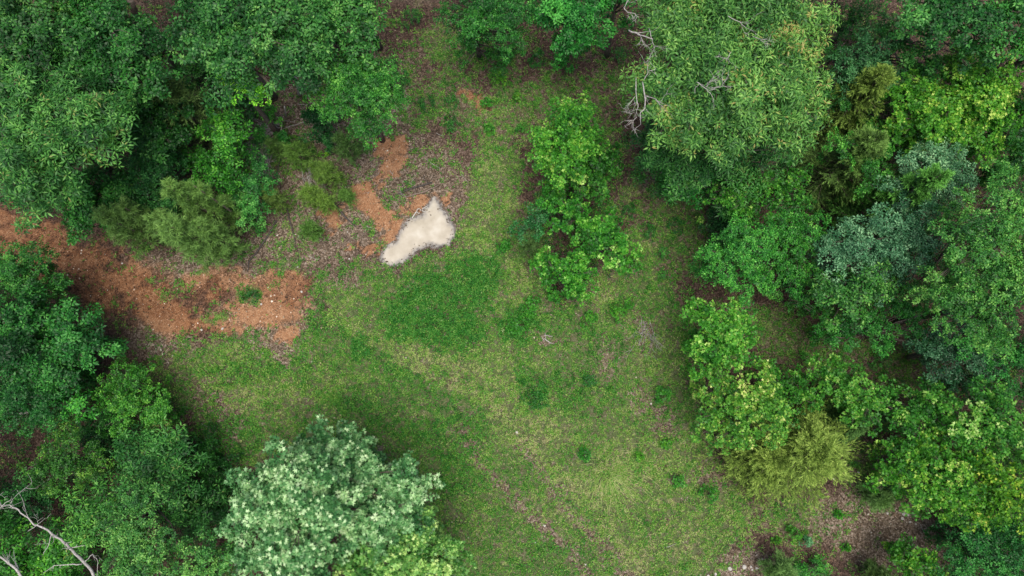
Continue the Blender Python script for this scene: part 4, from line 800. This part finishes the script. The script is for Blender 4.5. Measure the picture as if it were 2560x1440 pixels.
link('weeds', mesh_ngons('weeds', V, 4, M['grass'], v*.9), kind='stuff', label='low broad leaved weeds forming dark green patches', cat='weeds')
# dense weed patch below the puddle
x, y = rng.uniform(-7, 3, 26000), rng.uniform(-5, 7, 26000); f = fields(x, y); X, Y = f['X'], f['Y']; wv = np.zeros(len(x))
Xw = X+(fbm(x*2.2, y*2.2, 1)-.5)*90; Yw = Y+(fbm(x*2.2, y*2.2, 5)-.5)*90
for b in [(1100,770,110,90,-20),(1185,690,60,60),(1020,800,50,46),(1150,835,60,36),(1290,815,50,34),(830,800,26,60,-10),(870,860,66,22,20),(1320,975,34,50,-20),(560,1000,20,60)]: wv = np.maximum(wv, blob(Xw, Yw, *b))
cl_ = fbm(x*4.5, y*4.5, 4, 3); k = rng.random(len(x)) < wv*sst(.36, .56, cl_)*.8*sst(4, 14, f['sdp']); x, y, cl_, sp_ = x[k], y[k], cl_[k], f['sdp'][k]
P = np.stack((x, y, gz(x, y, sp_)+.08+.55*np.clip(cl_-.38, 0, 1)*rng.uniform(.4, 1.2, len(x))), 1); A = unit(np.array((0, 0, 1.))+rng.normal(0, .3, P.shape))
V, v = rosettes(P, A, KITE, 7, .12, .40, (40, 92), vbase=.26+.25*(cl_-.5)+rng.normal(0, .15, len(x)))
link('weed_patch', mesh_ngons('weed_patch', V, 4, M['grass'], v), kind='stuff', label='dense patch of dark green leafy weeds just below the puddle', cat='weeds', color=(.72, .92, .9))
# woodland undergrowth
WOOD = [[(-150,-150),(960,-150),(930,200),(700,180),(600,210),(560,300),(580,400),(550,520),(300,560),(120,540),(-150,500)], [(-150,660),(80,640),(160,800),(300,900),(420,1000),(440,1080),(480,1120),(600,1200),(560,1560),(-150,1560)],
        [(1640,330),(1700,480),(1790,600),(1980,690),(2280,780),(2420,930),(2700,960),(2700,300),(2260,170),(2060,130),(2060,-150),(1600,-150)], [(1740,900),(1900,900),(2200,960),(2700,960),(2700,1560),(2330,1560),(2380,1330),(2180,1200),(2150,1060),(1900,1150),(1760,1080)], [(1320,480),(1480,400),(1540,540),(1590,680),(1440,760),(1330,650)]]
x, y = scatter(30000, (-25, 25), (-11, 20)); k = clip_view(x, y); x, y = x[k], y[k]; X, Y = to_px(x, y, .8); wd = np.full(len(x), 1e9)
for w in WOOD: wd = np.minimum(wd, poly_sd(X, Y, w))
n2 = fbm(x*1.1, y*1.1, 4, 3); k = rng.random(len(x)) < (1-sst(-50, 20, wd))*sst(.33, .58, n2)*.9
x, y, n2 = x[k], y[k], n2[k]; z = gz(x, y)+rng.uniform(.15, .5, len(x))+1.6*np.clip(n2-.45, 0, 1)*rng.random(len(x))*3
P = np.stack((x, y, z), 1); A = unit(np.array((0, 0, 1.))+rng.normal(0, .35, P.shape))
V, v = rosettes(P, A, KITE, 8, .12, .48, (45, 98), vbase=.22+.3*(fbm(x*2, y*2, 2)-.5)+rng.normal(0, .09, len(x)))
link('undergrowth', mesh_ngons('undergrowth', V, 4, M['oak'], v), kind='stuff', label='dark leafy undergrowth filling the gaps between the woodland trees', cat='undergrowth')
# dead leaves
x, y = scatter(150000); k = clip_view(x, y); x, y = x[k], y[k]; f = fields(x, y); n2 = fbm(x*1.5, y*1.5, 2, 3)
pr = (1-f['g'])**1.3*(1-np.clip(f['clay']*1.12, 0, .88))*(.35+n2)*(.45+.55*f['bleach_shade'])+.13*(1-f['lush'])
pr *= sst(-9, 4, f['sdp'])*.9+.014
k = rng.random(len(x)) < pr; x, y = x[k], y[k]; f = {a: b[k] for a, b in f.items()}; z = np.maximum(gz(x, y, f['sdp']), np.where(f['sdp'] < 2, -.028, -9))
Np = len(x); P = np.stack((x, y, z+rng.uniform(.004, .035, Np)), 1); a = rng.uniform(0, 6.283, Np)
u = np.stack((np.cos(a), np.sin(a), rng.normal(0, .2, Np)), 1); nr = np.array((0, 0, 1.))+rng.normal(0, .45, (Np, 3))
long_ = rng.random(Np) < .3
V = place(KITE, P, u, nr, rng.uniform(.05, .12, Np)*np.where(long_, 1.6, 1.0), np.where(long_, .15, .62)[:, None, None])
v = np.clip(.04+.44*f['bleach_shade']+.5*(n2[k]-.5)+rng.normal(0, 1, Np)*(.13+.11*f['bleach_shade']), 0, 1)  # unbleached woods leaves also coloured darker for canopy shade
link('leaf_litter', mesh_ngons('leaf_litter', V, 4, M['litter'], v), kind='stuff', label='brown and bleached dead leaves and sticks on the forest floor', cat='leaf litter')
# pebbles on clay
x, y = scatter(70000); k = clip_view(x, y); x, y = x[k], y[k]; f = fields(x, y)
X_ = f['X']; k = rng.random(len(x)) < np.clip(f['clay']-.25, 0, 1)*(.25+.75*(X_ < 800))*.20+.002*(f['sdp'] > 5)
x, y = x[k], y[k]; f = {a: b[k] for a, b in f.items()}; z = gz(x, y, f['sdp']); Np = len(x)
OCT = np.array([(1,0,0),(0,1,0),(0,0,1),(0,1,0),(-1,0,0),(0,0,1),(-1,0,0),(0,-1,0),(0,0,1),(0,-1,0),(1,0,0),(0,0,1)], float)*np.array((1, 1, .7))
sz = np.abs(rng.normal(.018, .012, Np))+.009; a = rng.uniform(0, 6.28, Np); ca, sa = np.cos(a), np.sin(a)
O = OCT[None]*sz[:, None, None]*rng.uniform(.7, 1.2, (Np, 1, 3)); Ox = O[..., 0]*ca[:, None]-O[..., 1]*sa[:, None]; Oy = O[..., 0]*sa[:, None]+O[..., 1]*ca[:, None]
V = np.stack((x[:, None]+Ox, y[:, None]+Oy, z[:, None]+O[..., 2]), -1).reshape(-1, 3)
link('gravel', mesh_ngons('gravel', V, 3, M['pebble'], np.repeat(np.clip(rng.normal(.55, .28, Np), 0, 1), 4)), kind='stuff', label='pale gravel scattered on the orange dirt track', cat='gravel')
tot = sum(len(m.polygons) for m in bpy.data.meshes); print('faces', tot)
